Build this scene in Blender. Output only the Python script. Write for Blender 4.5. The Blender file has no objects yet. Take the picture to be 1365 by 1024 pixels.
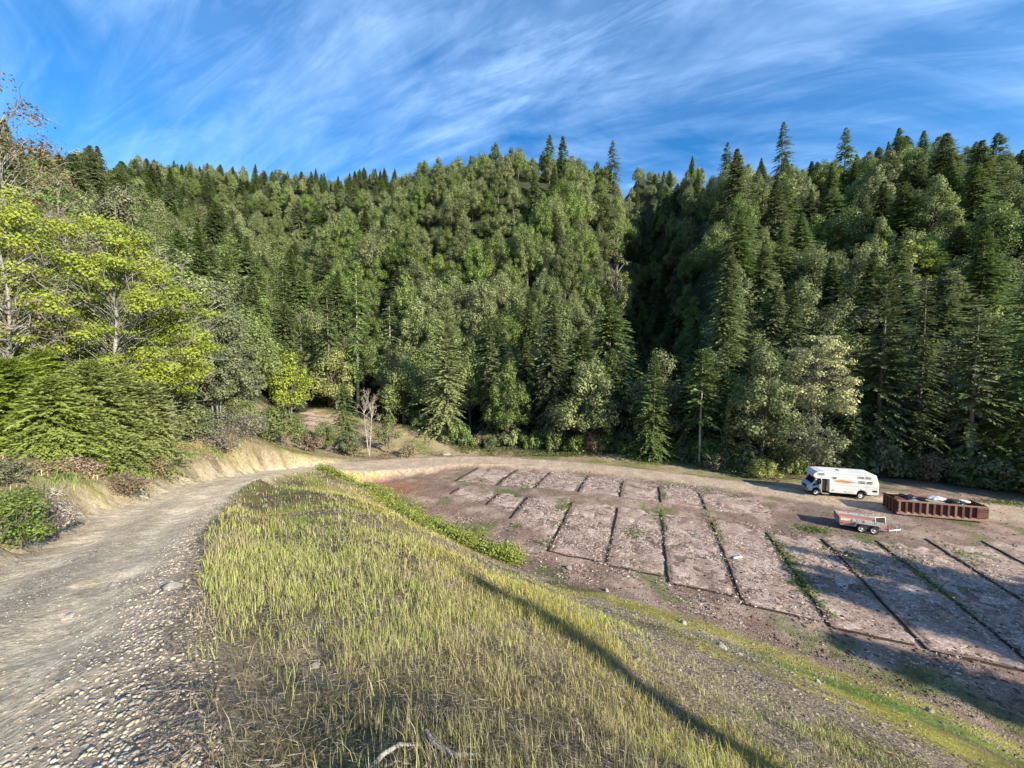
import bpy, math, random
import numpy as np
from mathutils import Vector, Matrix

SC = bpy.context.scene
COL = SC.collection
rad = math.radians
# ------------------------------------------------------------------ camera
CAMZ, F, PITCH = 15.0, 513.0, rad(3.2)
cam_d = bpy.data.cameras.new('camera'); cam = bpy.data.objects.new('camera', cam_d); COL.objects.link(cam)
cam_d.sensor_width = 36.0; cam_d.lens = 36.0 * F / 1365.0
cam_d.clip_start = 0.05; cam_d.clip_end = 5000
cam.location = (0, 0, CAMZ); cam.rotation_euler = (rad(90) - PITCH, 0, 0)
SC.camera = cam
# ------------------------------------------------------------------ light
SUN_AZ = math.atan2(0.75, -0.66)          # direction towards the sun, from +y towards +x
SUN_EL = rad(23)
sd = bpy.data.lights.new('sun', 'SUN'); sun = bpy.data.objects.new('sun', sd); COL.objects.link(sun)
sd.energy = 5.0; sd.angle = rad(0.55); sd.color = (1.0, 0.92, 0.77)
sv = Vector((math.sin(SUN_AZ) * math.cos(SUN_EL), math.cos(SUN_AZ) * math.cos(SUN_EL), math.sin(SUN_EL)))
sun.rotation_euler = sv.to_track_quat('Z', 'Y').to_euler()
sun.location = (40, -40, 60)
W = bpy.data.worlds.new("World"); SC.world = W; W.use_nodes = True
nt = W.node_tree; nt.nodes.clear()
def N(nt, typ, **kw):
    n = nt.nodes.new(typ)
    for k, v in kw.items():
        if k == 'ins':
            for a, b in v.items(): n.inputs[a].default_value = b
        else: setattr(n, k, v)
    return n
def MATH(nt, op, a, b=None, clamp=False):
    n = nt.nodes.new('ShaderNodeMath'); n.operation = op; n.use_clamp = clamp
    for i, s in enumerate((a, b)):
        if s is None: continue
        if isinstance(s, (int, float)): n.inputs[i].default_value = s
        else: nt.links.new(s, n.inputs[i])
    return n.outputs[0]
def RAMP(nt, fac, stops):
    n = nt.nodes.new('ShaderNodeValToRGB'); e = n.color_ramp.elements
    while len(e) < len(stops): e.new(0.5)
    for el, (p, c) in zip(e, stops):
        el.position = p; el.color = (*c, 1) if len(c) == 3 else c
    nt.links.new(fac, n.inputs[0]); return n.outputs[0]
def MIX(nt, fac, a, b, mode='MIX'):
    n = nt.nodes.new('ShaderNodeMix'); n.data_type = 'RGBA'; n.blend_type = mode
    for s, i in ((fac, 0), (a, 6), (b, 7)):
        if isinstance(s, (int, float)): n.inputs[i].default_value = s
        elif isinstance(s, tuple): n.inputs[i].default_value = (*s, 1)
        else: nt.links.new(s, n.inputs[i])
    return n.outputs[2]
def build_sky():
    sky = N(nt, 'ShaderNodeTexSky', sky_type='NISHITA', sun_disc=False, sun_elevation=SUN_EL, sun_rotation=SUN_AZ,
            altitude=600, air_density=1.0, dust_density=0.35, ozone_density=2.5)
    hs = N(nt, 'ShaderNodeHueSaturation', ins={'Saturation': 1.42, 'Value': 0.86, 'Hue': 0.503}); nt.links.new(sky.outputs[0], hs.inputs['Color'])
    tc = N(nt, 'ShaderNodeTexCoord'); sp = N(nt, 'ShaderNodeSeparateXYZ'); nt.links.new(tc.outputs['Generated'], sp.inputs[0])
    zc = MATH(nt, 'ADD', MATH(nt, 'MAXIMUM', sp.outputs[2], 0.0), 0.4)
    px = MATH(nt, 'DIVIDE', sp.outputs[0], zc); py = MATH(nt, 'DIVIDE', sp.outputs[1], zc)
    cb = N(nt, 'ShaderNodeCombineXYZ'); nt.links.new(px, cb.inputs[0]); nt.links.new(py, cb.inputs[1])
    def layer(rot, sx, sy, loc, scale, det, dist, rough=0.55):
        m0 = N(nt, 'ShaderNodeMapping'); m0.inputs['Rotation'].default_value = (0, 0, rad(rot)); nt.links.new(cb.outputs[0], m0.inputs[0])
        mp = N(nt, 'ShaderNodeMapping'); mp.inputs['Scale'].default_value = (sx, sy, 1); mp.inputs['Location'].default_value = (*loc, 0)
        nt.links.new(m0.outputs[0], mp.inputs[0])
        nz = N(nt, 'ShaderNodeTexNoise', ins={'Scale': scale, 'Detail': det, 'Roughness': rough, 'Distortion': dist}); nt.links.new(mp.outputs[0], nz.inputs['Vector'])
        return nz.outputs[0]
    a = layer(14, 0.9, 3.0, (7.3, 2.4), 1.5, 10, 0.8, 0.55)
    b = layer(10, 1.0, 1.6, (2.6, 6.1), 1.5, 6, 0.8, 0.6)
    c = layer(24, 0.9, 5.0, (3.3, 5.4), 3.0, 12, 1.4, 0.66)
    m1 = RAMP(nt, a, [(0.42, (0, 0, 0)), (0.80, (1, 1, 1))])
    m2 = RAMP(nt, b, [(0.34, (0.0, 0.0, 0.0)), (0.66, (1, 1, 1))])
    m3 = RAMP(nt, c, [(0.45, (0, 0, 0)), (0.80, (1, 1, 1))])
    k = MATH(nt, 'MULTIPLY', m1, m2)
    k = MATH(nt, 'ADD', k, MATH(nt, 'MULTIPLY', MATH(nt, 'MULTIPLY', m3, m2), 0.45))
    k = MATH(nt, 'ADD', MATH(nt, 'ADD', MATH(nt, 'MULTIPLY', k, 0.60), 0.03), MATH(nt, 'MULTIPLY', m2, 0.13), True)
    colr = MIX(nt, k, hs.outputs[0], (4.2, 5.9, 8.3))
    bg = N(nt, 'ShaderNodeBackground', ins={'Strength': 0.115}); nt.links.new(colr, bg.inputs[0])
    out = N(nt, 'ShaderNodeOutputWorld'); nt.links.new(bg.outputs[0], out.inputs[0])
build_sky()
SC.view_settings.view_transform = 'Standard'; SC.view_settings.look = 'None'
SC.view_settings.exposure = 1.2; SC.view_settings.gamma = 1.0; SC.view_settings.use_curve_mapping = False
SC.cycles.max_bounces = 5; SC.cycles.diffuse_bounces = 3; SC.cycles.glossy_bounces = 2
SC.cycles.transmission_bounces = 3; SC.cycles.transparent_max_bounces = 4
SC.cycles.use_denoising = True

# ------------------------------------------------------------------ helpers
rng = np.random.default_rng(7)
def P(u, v, d):
    """world point seen at photo pixel (u, v) at depth y = d"""
    a = (u - 682.5) / F; b = (512 - v) / F
    dy = math.cos(PITCH) + b * math.sin(PITCH); dz = -math.sin(PITCH) + b * math.cos(PITCH)
    s = d / dy
    return (a * s, d, CAMZ + dz * s)
def G(u, v, z=0.0):
    a = (u - 682.5) / F; b = (512 - v) / F
    dy = math.cos(PITCH) + b * math.sin(PITCH); dz = -math.sin(PITCH) + b * math.cos(PITCH)
    s = (z - CAMZ) / dz
    return (a * s, dy * s)
def proj(x, y, z):
    yc = y * math.cos(PITCH) - (z - CAMZ) * math.sin(PITCH); zc = y * math.sin(PITCH) + (z - CAMZ) * math.cos(PITCH)
    return 682.5 + F * x / yc, 512 - F * zc / yc
def sstep(a, b, x):
    t = np.clip((x - a) / (b - a), 0, 1); return t * t * (3 - 2 * t)
def hash2(ix, iy, s):
    n = (ix.astype(np.int64) * 374761393 + iy.astype(np.int64) * 668265263 + s * 1442695041) & 0x7fffffff
    n = ((n ^ (n >> 13)) * 1274126177) & 0x7fffffff
    return ((n ^ (n >> 16)) & 0xffff) / 65535.0
def vnoise(x, y, sc, seed=0, octv=3):
    out = 0.0; amp = 1.0; tot = 0.0
    for o in range(octv):
        X = x * sc; Y = y * sc; ix = np.floor(X); iy = np.floor(Y); fx = X - ix; fy = Y - iy
        fx = fx * fx * (3 - 2 * fx); fy = fy * fy * (3 - 2 * fy)
        a = hash2(ix, iy, seed + o); b = hash2(ix + 1, iy, seed + o); c = hash2(ix, iy + 1, seed + o); d = hash2(ix + 1, iy + 1, seed + o)
        out = out + amp * (a + (b - a) * fx + (c - a) * fy + (a - b - c + d) * fx * fy)
        tot += amp; amp *= 0.5; sc *= 2.03
    return out / tot
def mesh_from(name, V, Q=None, T=None, attrs=None, smooth=False, cols=None):
    me = bpy.data.meshes.new(name)
    V = np.asarray(V, np.float32).reshape(-1, 3)
    loops = []; tot = []
    if Q is not None and len(Q): Q = np.asarray(Q, np.int32).reshape(-1, 4); loops.append(Q.ravel()); tot.append(np.full(len(Q), 4, np.int32))
    if T is not None and len(T): T = np.asarray(T, np.int32).reshape(-1, 3); loops.append(T.ravel()); tot.append(np.full(len(T), 3, np.int32))
    L = np.concatenate(loops); tt = np.concatenate(tot); st = np.concatenate([[0], np.cumsum(tt)[:-1]]).astype(np.int32)
    me.vertices.add(len(V)); me.vertices.foreach_set('co', V.ravel())
    me.loops.add(len(L)); me.loops.foreach_set('vertex_index', L)
    me.polygons.add(len(tt)); me.polygons.foreach_set('loop_start', st); me.polygons.foreach_set('loop_total', tt)
    if smooth: me.polygons.foreach_set('use_smooth', np.ones(len(tt), bool))
    me.update(calc_edges=True)
    if attrs is not None:
        for k, a in attrs.items():
            at = me.attributes.new(k, 'FLOAT', 'POINT'); at.data.foreach_set('value', np.asarray(a, np.float32))
    if cols is not None:
        at = me.attributes.new('Col', 'FLOAT_COLOR', 'POINT'); c4 = np.ones((len(V), 4), np.float32); c4[:, :3] = cols; at.data.foreach_set('color', c4.ravel())
    return me
def link(name, me, mat=None, parent=None):
    o = bpy.data.objects.new(name, me); COL.objects.link(o)
    if mat is not None and me is not None and len(me.materials) == 0: me.materials.append(mat)
    if parent is not None: o.parent = parent
    return o
def tag(o, label=None, cat=None, group=None, kind=None):
    if label: o['label'] = label
    if cat: o['category'] = cat
    if group: o['group'] = group
    if kind: o['kind'] = kind
    return o
def empty(name, loc=(0, 0, 0), rz=0.0):
    o = bpy.data.objects.new(name, None); COL.objects.link(o); o.location = loc; o.rotation_euler = (0, 0, rz); o.empty_display_size = 0.3
    return o
def unit(a): return a / np.maximum(np.linalg.norm(a, axis=-1, keepdims=True), 1e-9)
# ------------------------------------------------------------------ materials
def newmat(name):
    m = bpy.data.materials.new(name); m.use_nodes = True; m.node_tree.nodes.clear(); return m, m.node_tree
def finish(nt, sh, disp=None):
    o = N(nt, 'ShaderNodeOutputMaterial'); nt.links.new(sh, o.inputs[0])
def mat_plain(name, c, rough=0.6, metal=0.0, var=0.25, scale=4.0, bump=0.0, spec=0.3, dirt=None):
    m, nt = newmat(name)
    tc = N(nt, 'ShaderNodeTexCoord')
    nz = N(nt, 'ShaderNodeTexNoise', ins={'Scale': scale, 'Detail': 6, 'Roughness': 0.65}); nt.links.new(tc.outputs['Object'], nz.inputs['Vector'])
    f = RAMP(nt, nz.outputs[0], [(0.3, (1 - var,) * 3), (0.7, (1 + var,) * 3)])
    colr = MIX(nt, 1.0, c, f, 'MULTIPLY')
    if dirt:
        n2 = N(nt, 'ShaderNodeTexNoise', ins={'Scale': scale * 0.6, 'Detail': 8, 'Roughness': 0.7}); nt.links.new(tc.outputs['Object'], n2.inputs['Vector'])
        colr = MIX(nt, RAMP(nt, n2.outputs[0], [(0.52, (0, 0, 0)), (0.72, (1, 1, 1))]), colr, dirt)
    b = N(nt, 'ShaderNodeBsdfPrincipled', ins={'Roughness': rough, 'Metallic': metal, 'Specular IOR Level': spec}); nt.links.new(colr, b.inputs['Base Color'])
    if bump:
        bp = N(nt, 'ShaderNodeBump', ins={'Strength': 1.0, 'Distance': bump}); nt.links.new(nz.outputs[0], bp.inputs['Height']); nt.links.new(bp.outputs[0], b.inputs['Normal'])
    finish(nt, b.outputs[0]); return m
def mat_leaf(name, dark, light, transl=0.3, objvar=0.35, spec=0.25, rough=0.5, hue=0.03):
    m, nt = newmat(name)
    at = N(nt, 'ShaderNodeAttribute', attribute_name='rnd'); oi = N(nt, 'ShaderNodeObjectInfo')
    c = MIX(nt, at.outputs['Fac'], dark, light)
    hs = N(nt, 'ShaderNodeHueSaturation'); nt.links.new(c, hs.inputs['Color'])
    v = MATH(nt, 'ADD', MATH(nt, 'MULTIPLY', oi.outputs['Random'], 2 * objvar), 1 - objvar); nt.links.new(v, hs.inputs['Value'])
    w = N(nt, 'ShaderNodeTexWhiteNoise', noise_dimensions='1D'); nt.links.new(oi.outputs['Random'], w.inputs['W'])
    h = MATH(nt, 'ADD', MATH(nt, 'MULTIPLY', w.outputs['Value'], 2 * hue), 0.5 - hue); nt.links.new(h, hs.inputs['Hue'])
    s = MATH(nt, 'ADD', MATH(nt, 'MULTIPLY', w.outputs['Value'], 0.3), 0.8); nt.links.new(s, hs.inputs['Saturation'])
    b = N(nt, 'ShaderNodeBsdfPrincipled', ins={'Roughness': rough, 'Specular IOR Level': spec}); nt.links.new(hs.outputs[0], b.inputs['Base Color'])
    t = N(nt, 'ShaderNodeBsdfTranslucent'); nt.links.new(hs.outputs[0], t.inputs['Color'])
    ms = N(nt, 'ShaderNodeMixShader', ins={0: transl}); nt.links.new(b.outputs[0], ms.inputs[1]); nt.links.new(t.outputs[0], ms.inputs[2])
    finish(nt, ms.outputs[0]); return m
def mat_blade(name, transl=0.35):
    m, nt = newmat(name)
    at = N(nt, 'ShaderNodeAttribute', attribute_name='Col')
    b = N(nt, 'ShaderNodeBsdfPrincipled', ins={'Roughness': 0.6, 'Specular IOR Level': 0.2}); nt.links.new(at.outputs['Color'], b.inputs['Base Color'])
    t = N(nt, 'ShaderNodeBsdfTranslucent'); nt.links.new(at.outputs['Color'], t.inputs['Color'])
    ms = N(nt, 'ShaderNodeMixShader', ins={0: transl}); nt.links.new(b.outputs[0], ms.inputs[1]); nt.links.new(t.outputs[0], ms.inputs[2])
    finish(nt, ms.outputs[0]); return m
def mat_bark(name, dark, light, scale=6.0):
    m, nt = newmat(name)
    tc = N(nt, 'ShaderNodeTexCoord'); mp = N(nt, 'ShaderNodeMapping'); mp.inputs['Scale'].default_value = (1, 1, 0.25); nt.links.new(tc.outputs['Object'], mp.inputs[0])
    nz = N(nt, 'ShaderNodeTexNoise', ins={'Scale': scale, 'Detail': 6, 'Roughness': 0.7}); nt.links.new(mp.outputs[0], nz.inputs['Vector'])
    c = RAMP(nt, nz.outputs[0], [(0.35, dark), (0.65, light)])
    b = N(nt, 'ShaderNodeBsdfPrincipled', ins={'Roughness': 0.9, 'Specular IOR Level': 0.1}); nt.links.new(c, b.inputs['Base Color'])
    bp = N(nt, 'ShaderNodeBump', ins={'Strength': 0.8, 'Distance': 0.05}); nt.links.new(nz.outputs[0], bp.inputs['Height']); nt.links.new(bp.outputs[0], b.inputs['Normal'])
    finish(nt, b.outputs[0]); return m
def mat_ground():
    m, nt = newmat('ground_cover')
    at = N(nt, 'ShaderNodeAttribute', attribute_name='Col'); rk = N(nt, 'ShaderNodeAttribute', attribute_name='rock')
    tc = N(nt, 'ShaderNodeTexCoord')
    def nz(sc, det=6, r=0.65):
        n = N(nt, 'ShaderNodeTexNoise', ins={'Scale': sc, 'Detail': det, 'Roughness': r}); nt.links.new(tc.outputs['Object'], n.inputs['Vector']); return n.outputs[0]
    a = nz(0.55, 5); b_ = nz(3.2, 7, 0.7); c_ = nz(17, 5, 0.75)
    f1 = RAMP(nt, a, [(0.3, (0.78,) * 3), (0.7, (1.2,) * 3)]); f2 = RAMP(nt, b_, [(0.3, (0.62, 0.6, 0.57)), (0.7, (1.35, 1.36, 1.38))]); f3 = RAMP(nt, c_, [(0.3, (0.6,) * 3), (0.7, (1.38,) * 3)])
    col = MIX(nt, 1.0, at.outputs['Color'], f1, 'MULTIPLY'); col = MIX(nt, 1.0, col, f2, 'MULTIPLY'); col = MIX(nt, 1.0, col, f3, 'MULTIPLY')
    vo = N(nt, 'ShaderNodeTexVoronoi', ins={'Scale': 16.0, 'Randomness': 1.0}); nt.links.new(tc.outputs['Object'], vo.inputs['Vector'])
    vc = N(nt, 'ShaderNodeSeparateColor'); nt.links.new(vo.outputs['Color'], vc.inputs[0])
    st = RAMP(nt, vc.outputs[0], [(0.2, (0.7,) * 3), (0.9, (1.4,) * 3)])
    col = MIX(nt, MATH(nt, 'MULTIPLY', rk.outputs['Fac'], 0.8, True), col, MIX(nt, 1.0, col, st, 'MULTIPLY'))
    h = MATH(nt, 'ADD', MATH(nt, 'MULTIPLY', b_, 0.9), MATH(nt, 'MULTIPLY', c_, 0.35))
    h = MATH(nt, 'SUBTRACT', h, MATH(nt, 'MULTIPLY', MATH(nt, 'MULTIPLY', vo.outputs['Distance'], rk.outputs['Fac']), 0.55))
    bp = N(nt, 'ShaderNodeBump', ins={'Strength': 0.9, 'Distance': 0.11}); nt.links.new(h, bp.inputs['Height'])
    b = N(nt, 'ShaderNodeBsdfPrincipled', ins={'Roughness': 0.95, 'Specular IOR Level': 0.1}); nt.links.new(col, b.inputs['Base Color']); nt.links.new(bp.outputs[0], b.inputs['Normal'])
    finish(nt, b.outputs[0]); return m
M_GROUND = mat_ground()
M_BLADE = mat_blade('grass_blades')
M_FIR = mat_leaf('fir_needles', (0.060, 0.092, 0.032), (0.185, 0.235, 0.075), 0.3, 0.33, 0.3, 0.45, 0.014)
M_OAK = mat_leaf('oak_leaves', (0.085, 0.120, 0.038), (0.28, 0.335, 0.105), 0.34, 0.28, 0.25, 0.5, 0.018)
M_FIRB = mat_leaf('young_fir_needles', (0.115, 0.155, 0.030), (0.31, 0.365, 0.075), 0.38, 0.08, 0.25, 0.5, 0.008)
M_MAPLE = mat_leaf('maple_leaves', (0.15, 0.20, 0.03), (0.43, 0.45, 0.07), 0.45, 0.12, 0.2)
M_BUD = mat_leaf('bronze_leaves', (0.13, 0.09, 0.055), (0.27, 0.20, 0.12), 0.3, 0.15, 0.2)
M_WILLOW = mat_leaf('willow_leaves', (0.09, 0.115, 0.05), (0.21, 0.235, 0.11), 0.3, 0.15, 0.2)
M_CREAM = mat_leaf('cream_blossom', (0.14, 0.17, 0.055), (0.56, 0.53, 0.26), 0.3, 0.1, 0.2)
M_SHRUB = mat_leaf('shrub_leaves', (0.085, 0.12, 0.028), (0.22, 0.275, 0.07), 0.35, 0.22, 0.3, 0.5, 0.014)
M_LIME = mat_leaf('lime_leaves', (0.15, 0.195, 0.032), (0.37, 0.41, 0.075), 0.4, 0.12, 0.3, 0.5, 0.012)
M_DRYB = mat_leaf('dry_twigs', (0.12, 0.085, 0.05), (0.28, 0.21, 0.13), 0.15, 0.2, 0.1)
M_GREYB = mat_leaf('grey_twigs', (0.14, 0.12, 0.10), (0.30, 0.27, 0.23), 0.1, 0.2, 0.1)
M_BARK = mat_bark('grey_bark', (0.07, 0.055, 0.045), (0.22, 0.19, 0.16))
M_LICHEN = mat_bark('lichen_bark', (0.09, 0.085, 0.07), (0.33, 0.32, 0.28), 3.0)
M_PALE = mat_bark('pale_bark', (0.25, 0.21, 0.17), (0.48, 0.42, 0.36))
M_STONE = mat_plain('stone', (0.27, 0.245, 0.21), 0.9, 0, 0.45, 9, 0.02, 0.15)

# ------------------------------------------------------------------ terrain
ROADC = np.array([  # x, y, z, half width of the dirt track
    (9.0, -14.0, 14.6, 1.9), (3.2, -6.5, 13.9, 1.9), (-0.9, -2.4, 13.3, 1.8), (-3.45, 0.8, 12.8, 1.75), (-7.4, 5.8, 11.45, 1.75), (-11.2, 11.0, 10.0, 1.85), (-13.95, 15.4, 9.2, 1.85),
    (-18.1, 24.3, 7.45, 2.0), (-21.6, 34.0, 5.1, 2.4), (-23.0, 41.0, 3.4, 3.0), (-22.0, 48.0, 1.7, 3.4), (-16.0, 54.5, 0.5, 3.6), (-5.0, 58.5, 0.05, 2.7), (12.0, 54.5, 0.0, 2.0), (27.0, 46.5, 0.0, 2.0), (36.0, 41.3, 0.0, 2.2), (47.0, 38.5, 0, 2.6), (60.0, 35.0, 0, 2.6)])
def catmull(pts, n=14):
    out = []
    p = np.vstack([2 * pts[0] - pts[1], pts, 2 * pts[-1] - pts[-2]])
    for i in range(1, len(p) - 2):
        for k in range(n):
            t = k / n; a, b, c, d = p[i - 1], p[i], p[i + 1], p[i + 2]
            out.append(0.5 * (2 * b + (c - a) * t + (2 * a - 5 * b + 4 * c - d) * t * t + (3 * b - a - 3 * c + d) * t ** 3))
    out.append(p[-2]); return np.array(out)
ROAD = catmull(ROADC)
def road_query(x, y):
    """signed distance (+ right of travel), z and half width of the nearest road sample"""
    sh = x.shape; X = x.ravel(); Y = y.ravel(); best = np.full(X.shape, 1e9); sg = np.zeros_like(X); zz = np.zeros_like(X); hw = np.ones_like(X); ar = np.zeros_like(X)
    acc = 0
    for i in range(len(ROAD) - 1):
        a = ROAD[i]; b = ROAD[i + 1]; dx, dy = b[0] - a[0], b[1] - a[1]; L2 = dx * dx + dy * dy
        t = np.clip(((X - a[0]) * dx + (Y - a[1]) * dy) / L2, 0, 1)
        ex = X - a[0] - t * dx; ey = Y - a[1] - t * dy; d2 = ex * ex + ey * ey
        m = d2 < best
        best[m] = d2[m]; sg[m] = np.sign(ex[m] * dy - ey[m] * dx); zz[m] = a[2] + t[m] * (b[2] - a[2]); hw[m] = a[3] + t[m] * (b[3] - a[3]); ar[m] = acc + t[m] * math.sqrt(L2)
        acc += math.sqrt(L2)
    return (np.sqrt(best) * sg).reshape(sh), zz.reshape(sh), hw.reshape(sh), ar.reshape(sh)
CP = []
def cp(x, y, z): CP.append((x, y, z))
for r in ROADC[:12]: cp(*r[:3])
for (u, v, d) in [(500, 1024, 2.15), (600, 1024, 2.3), (682, 1024, 2.55), (760, 1024, 2.8), (850, 1024, 3.35), (1000, 1024, 4.9), (1100, 1024, 5.6), (1250, 1024, 8.0), (1365, 1024, 10.5),
                  (400, 850, 4.6), (330, 770, 6.6), (330, 700, 11.2), (400, 700, 11.0), (450, 660, 18.5), (400, 650, 20.5), (420, 637, 32), (430, 631, 38),
                  (500, 760, 8.2), (560, 730, 11.2), (480, 690, 13.5), (600, 765, 9.0), (690, 810, 7.9), (700, 850, 6.7), (800, 950, 4.9), (800, 850, 7.6), (900, 900, 7.6), (1000, 950, 7.5),
                  (760, 800, 13.0), (700, 775, 16), (900, 850, 12.5), (1000, 880, 12.5), (1100, 930, 10.8), (1200, 970, 11.0), (1250, 950, 14.0),
                  (690, 755, 27.6), (600, 712, 33.3),
                  (200, 612, 23.5), (250, 602, 27.5), (310, 586, 36), (335, 583, 42), (100, 640, 14.5), (0, 690, 9.0), (0, 640, 13.0), (60, 600, 20.5), (150, 570, 27), (0, 590, 19), (250, 560, 40), (-150, 700, 8.0),
                  (400, 598, 56), (450, 603, 60), (520, 606, 64), (640, 604, 65)]:
    cp(*P(u, v, d))
for (u, v) in [(500, 652), (560, 690), (640, 728), (720, 764), (800, 778), (900, 805), (1000, 836), (1100, 878), (1200, 915), (1365, 985), (520, 630), (600, 640), (700, 690), (700, 620), (850, 640), (850, 720), (1000, 680), (1000, 790), (1150, 800), (1150, 700), (1300, 720), (1300, 860), (1360, 760)]:
    cp(*G(u, v), 0.0)
for q in [(0, 0, 13.3), (1.2, -0.6, 13.0), (-6, -8, 14.4), (-9, -1, 13.6), (-14, 4, 12.6), (-20, -10, 18), (5, 0, 11.2), (10, 0, 8.3), (18, 2, 3.6), (27, 2, 0), (40, 0, 0), (60, 0, 0), (60, 20, 0), (14, -10, 8.5), (28, -15, 1.5), (45, -25, 0), (70, -30, 0), (4, -22, 15), (-30, -30, 24), (-35, 5, 19), (-30, 20, 16)]:
    cp(*q)
CPA = np.array(CP)
def tps_fit(p, z, lam=0.6):
    n = len(p); d = np.linalg.norm(p[:, None] - p[None], axis=2); K = np.where(d > 0, d * d * np.log(d + 1e-9), 0) + lam * np.eye(n)
    A = np.zeros((n + 3, n + 3)); A[:n, :n] = K; A[:n, n] = 1; A[:n, n + 1:] = p; A[n, :n] = 1; A[n + 1:, :n] = p.T
    return np.linalg.solve(A, np.concatenate([z, np.zeros(3)]))
TW = tps_fit(CPA[:, :2], CPA[:, 2])
def tps(x, y):
    out = TW[-3] + TW[-2] * x + TW[-1] * y
    for i in range(len(CPA)):
        r2 = (x - CPA[i, 0]) ** 2 + (y - CPA[i, 1]) ** 2
        out = out + TW[i] * 0.5 * r2 * np.log(r2 + 1e-12)
    return out
# far hills: ground row in the photo against depth, column by column
HT = {-250: [(14, 620), (30, 470), (60, 345), (100, 270), (160, 250), (240, 300)],
      0: [(16, 612), (24, 570), (32, 520), (60, 395), (100, 302), (135, 262), (160, 258), (230, 300)],
      100: [(20, 602), (30, 560), (60, 445), (120, 310), (170, 256), (195, 252), (260, 300)],
      200: [(23, 612), (40, 560), (60, 500), (120, 378), (210, 254), (235, 240), (300, 290)],
      300: [(36, 588), (48, 565), (70, 520), (120, 413), (235, 260), (255, 245), (330, 300)],
      400: [(56, 598), (80, 572), (97, 540), (150, 420), (245, 272), (265, 253), (330, 300)],
      500: [(62, 606), (80, 570), (95, 548), (150, 378), (205, 270), (225, 254), (300, 310)],
      600: [(65, 606), (76, 585), (110, 470), (185, 262), (200, 247), (260, 300)],
      740: [(64, 606), (72, 592), (110, 460), (180, 256), (195, 240), (260, 300)],
      815: [(62, 608), (70, 594), (110, 475), (190, 270), (205, 258), (280, 290)],
      850: [(60, 612), (70, 600), (110, 568), (190, 475), (260, 320), (300, 244), (380, 280)],
      880: [(58, 616), (70, 602), (110, 560), (170, 450), (230, 320), (285, 242), (360, 280)],
      915: [(56, 620), (66, 606), (100, 510), (140, 400), (185, 290), (215, 248), (280, 290)],
      960: [(54, 625), (60, 604), (72, 540), (92, 430), (118, 325), (148, 272), (168, 262), (250, 300)],
      1040: [(49, 640), (58, 615), (100, 420), (150, 272), (165, 254), (230, 300)],
      1180: [(46, 650), (54, 630), (90, 430), (130, 275), (150, 248), (220, 300)],
      1320: [(40, 670), (48, 645), (80, 430), (112, 280), (130, 248), (200, 300)],
      1500: [(36, 688), (45, 650), (75, 420), (100, 290), (118, 252), (190, 300)]}
HU = np.array(sorted(HT)); HD = np.linspace(10, 420, 206)
HZ = np.array([[CAMZ - (np.interp(d, [q[0] for q in HT[u]], [q[1] for q in HT[u]]) - 483.3) / F * d for d in HD] for u in HU])
for _ in range(2):
    HZ = 0.25 * np.roll(HZ, 1, 1) + 0.5 * HZ + 0.25 * np.roll(HZ, -1, 1)
    HZ[:, 0] = HZ[:, 1]; HZ[:, -1] = HZ[:, -2]
def far(x, y):
    t = x / np.maximum(y, 1e-3); de = np.maximum(y, np.abs(x) / 1.6); t = np.where(y < np.abs(x) / 1.6, 1.6 * np.sign(x), np.clip(t, -1.6, 1.6))
    u = 682.5 + F * t; iu = np.clip(np.searchsorted(HU, u) - 1, 0, len(HU) - 2); fu = np.clip((u - HU[iu]) / (HU[iu + 1] - HU[iu]), 0, 1); fu = fu * fu * (3 - 2 * fu) * 0.6 + fu * 0.4
    q = np.clip((de - HD[0]) / (HD[1] - HD[0]), 0, len(HD) - 1.001); i = q.astype(int); fd = q - i
    z = (1 - fu) * ((1 - fd) * HZ[iu, i] + fd * HZ[iu, i + 1]) + fu * ((1 - fd) * HZ[iu + 1, i] + fd * HZ[iu + 1, i + 1])
    return z, u, de
DBU = [-250, 0, 100, 200, 300, 400, 500, 600, 740, 850, 950, 1040, 1180, 1320, 1500]
DB0 = [13, 15, 18, 24, 37, 56, 62, 64, 63, 59, 53, 48, 45, 40, 37]
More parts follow.
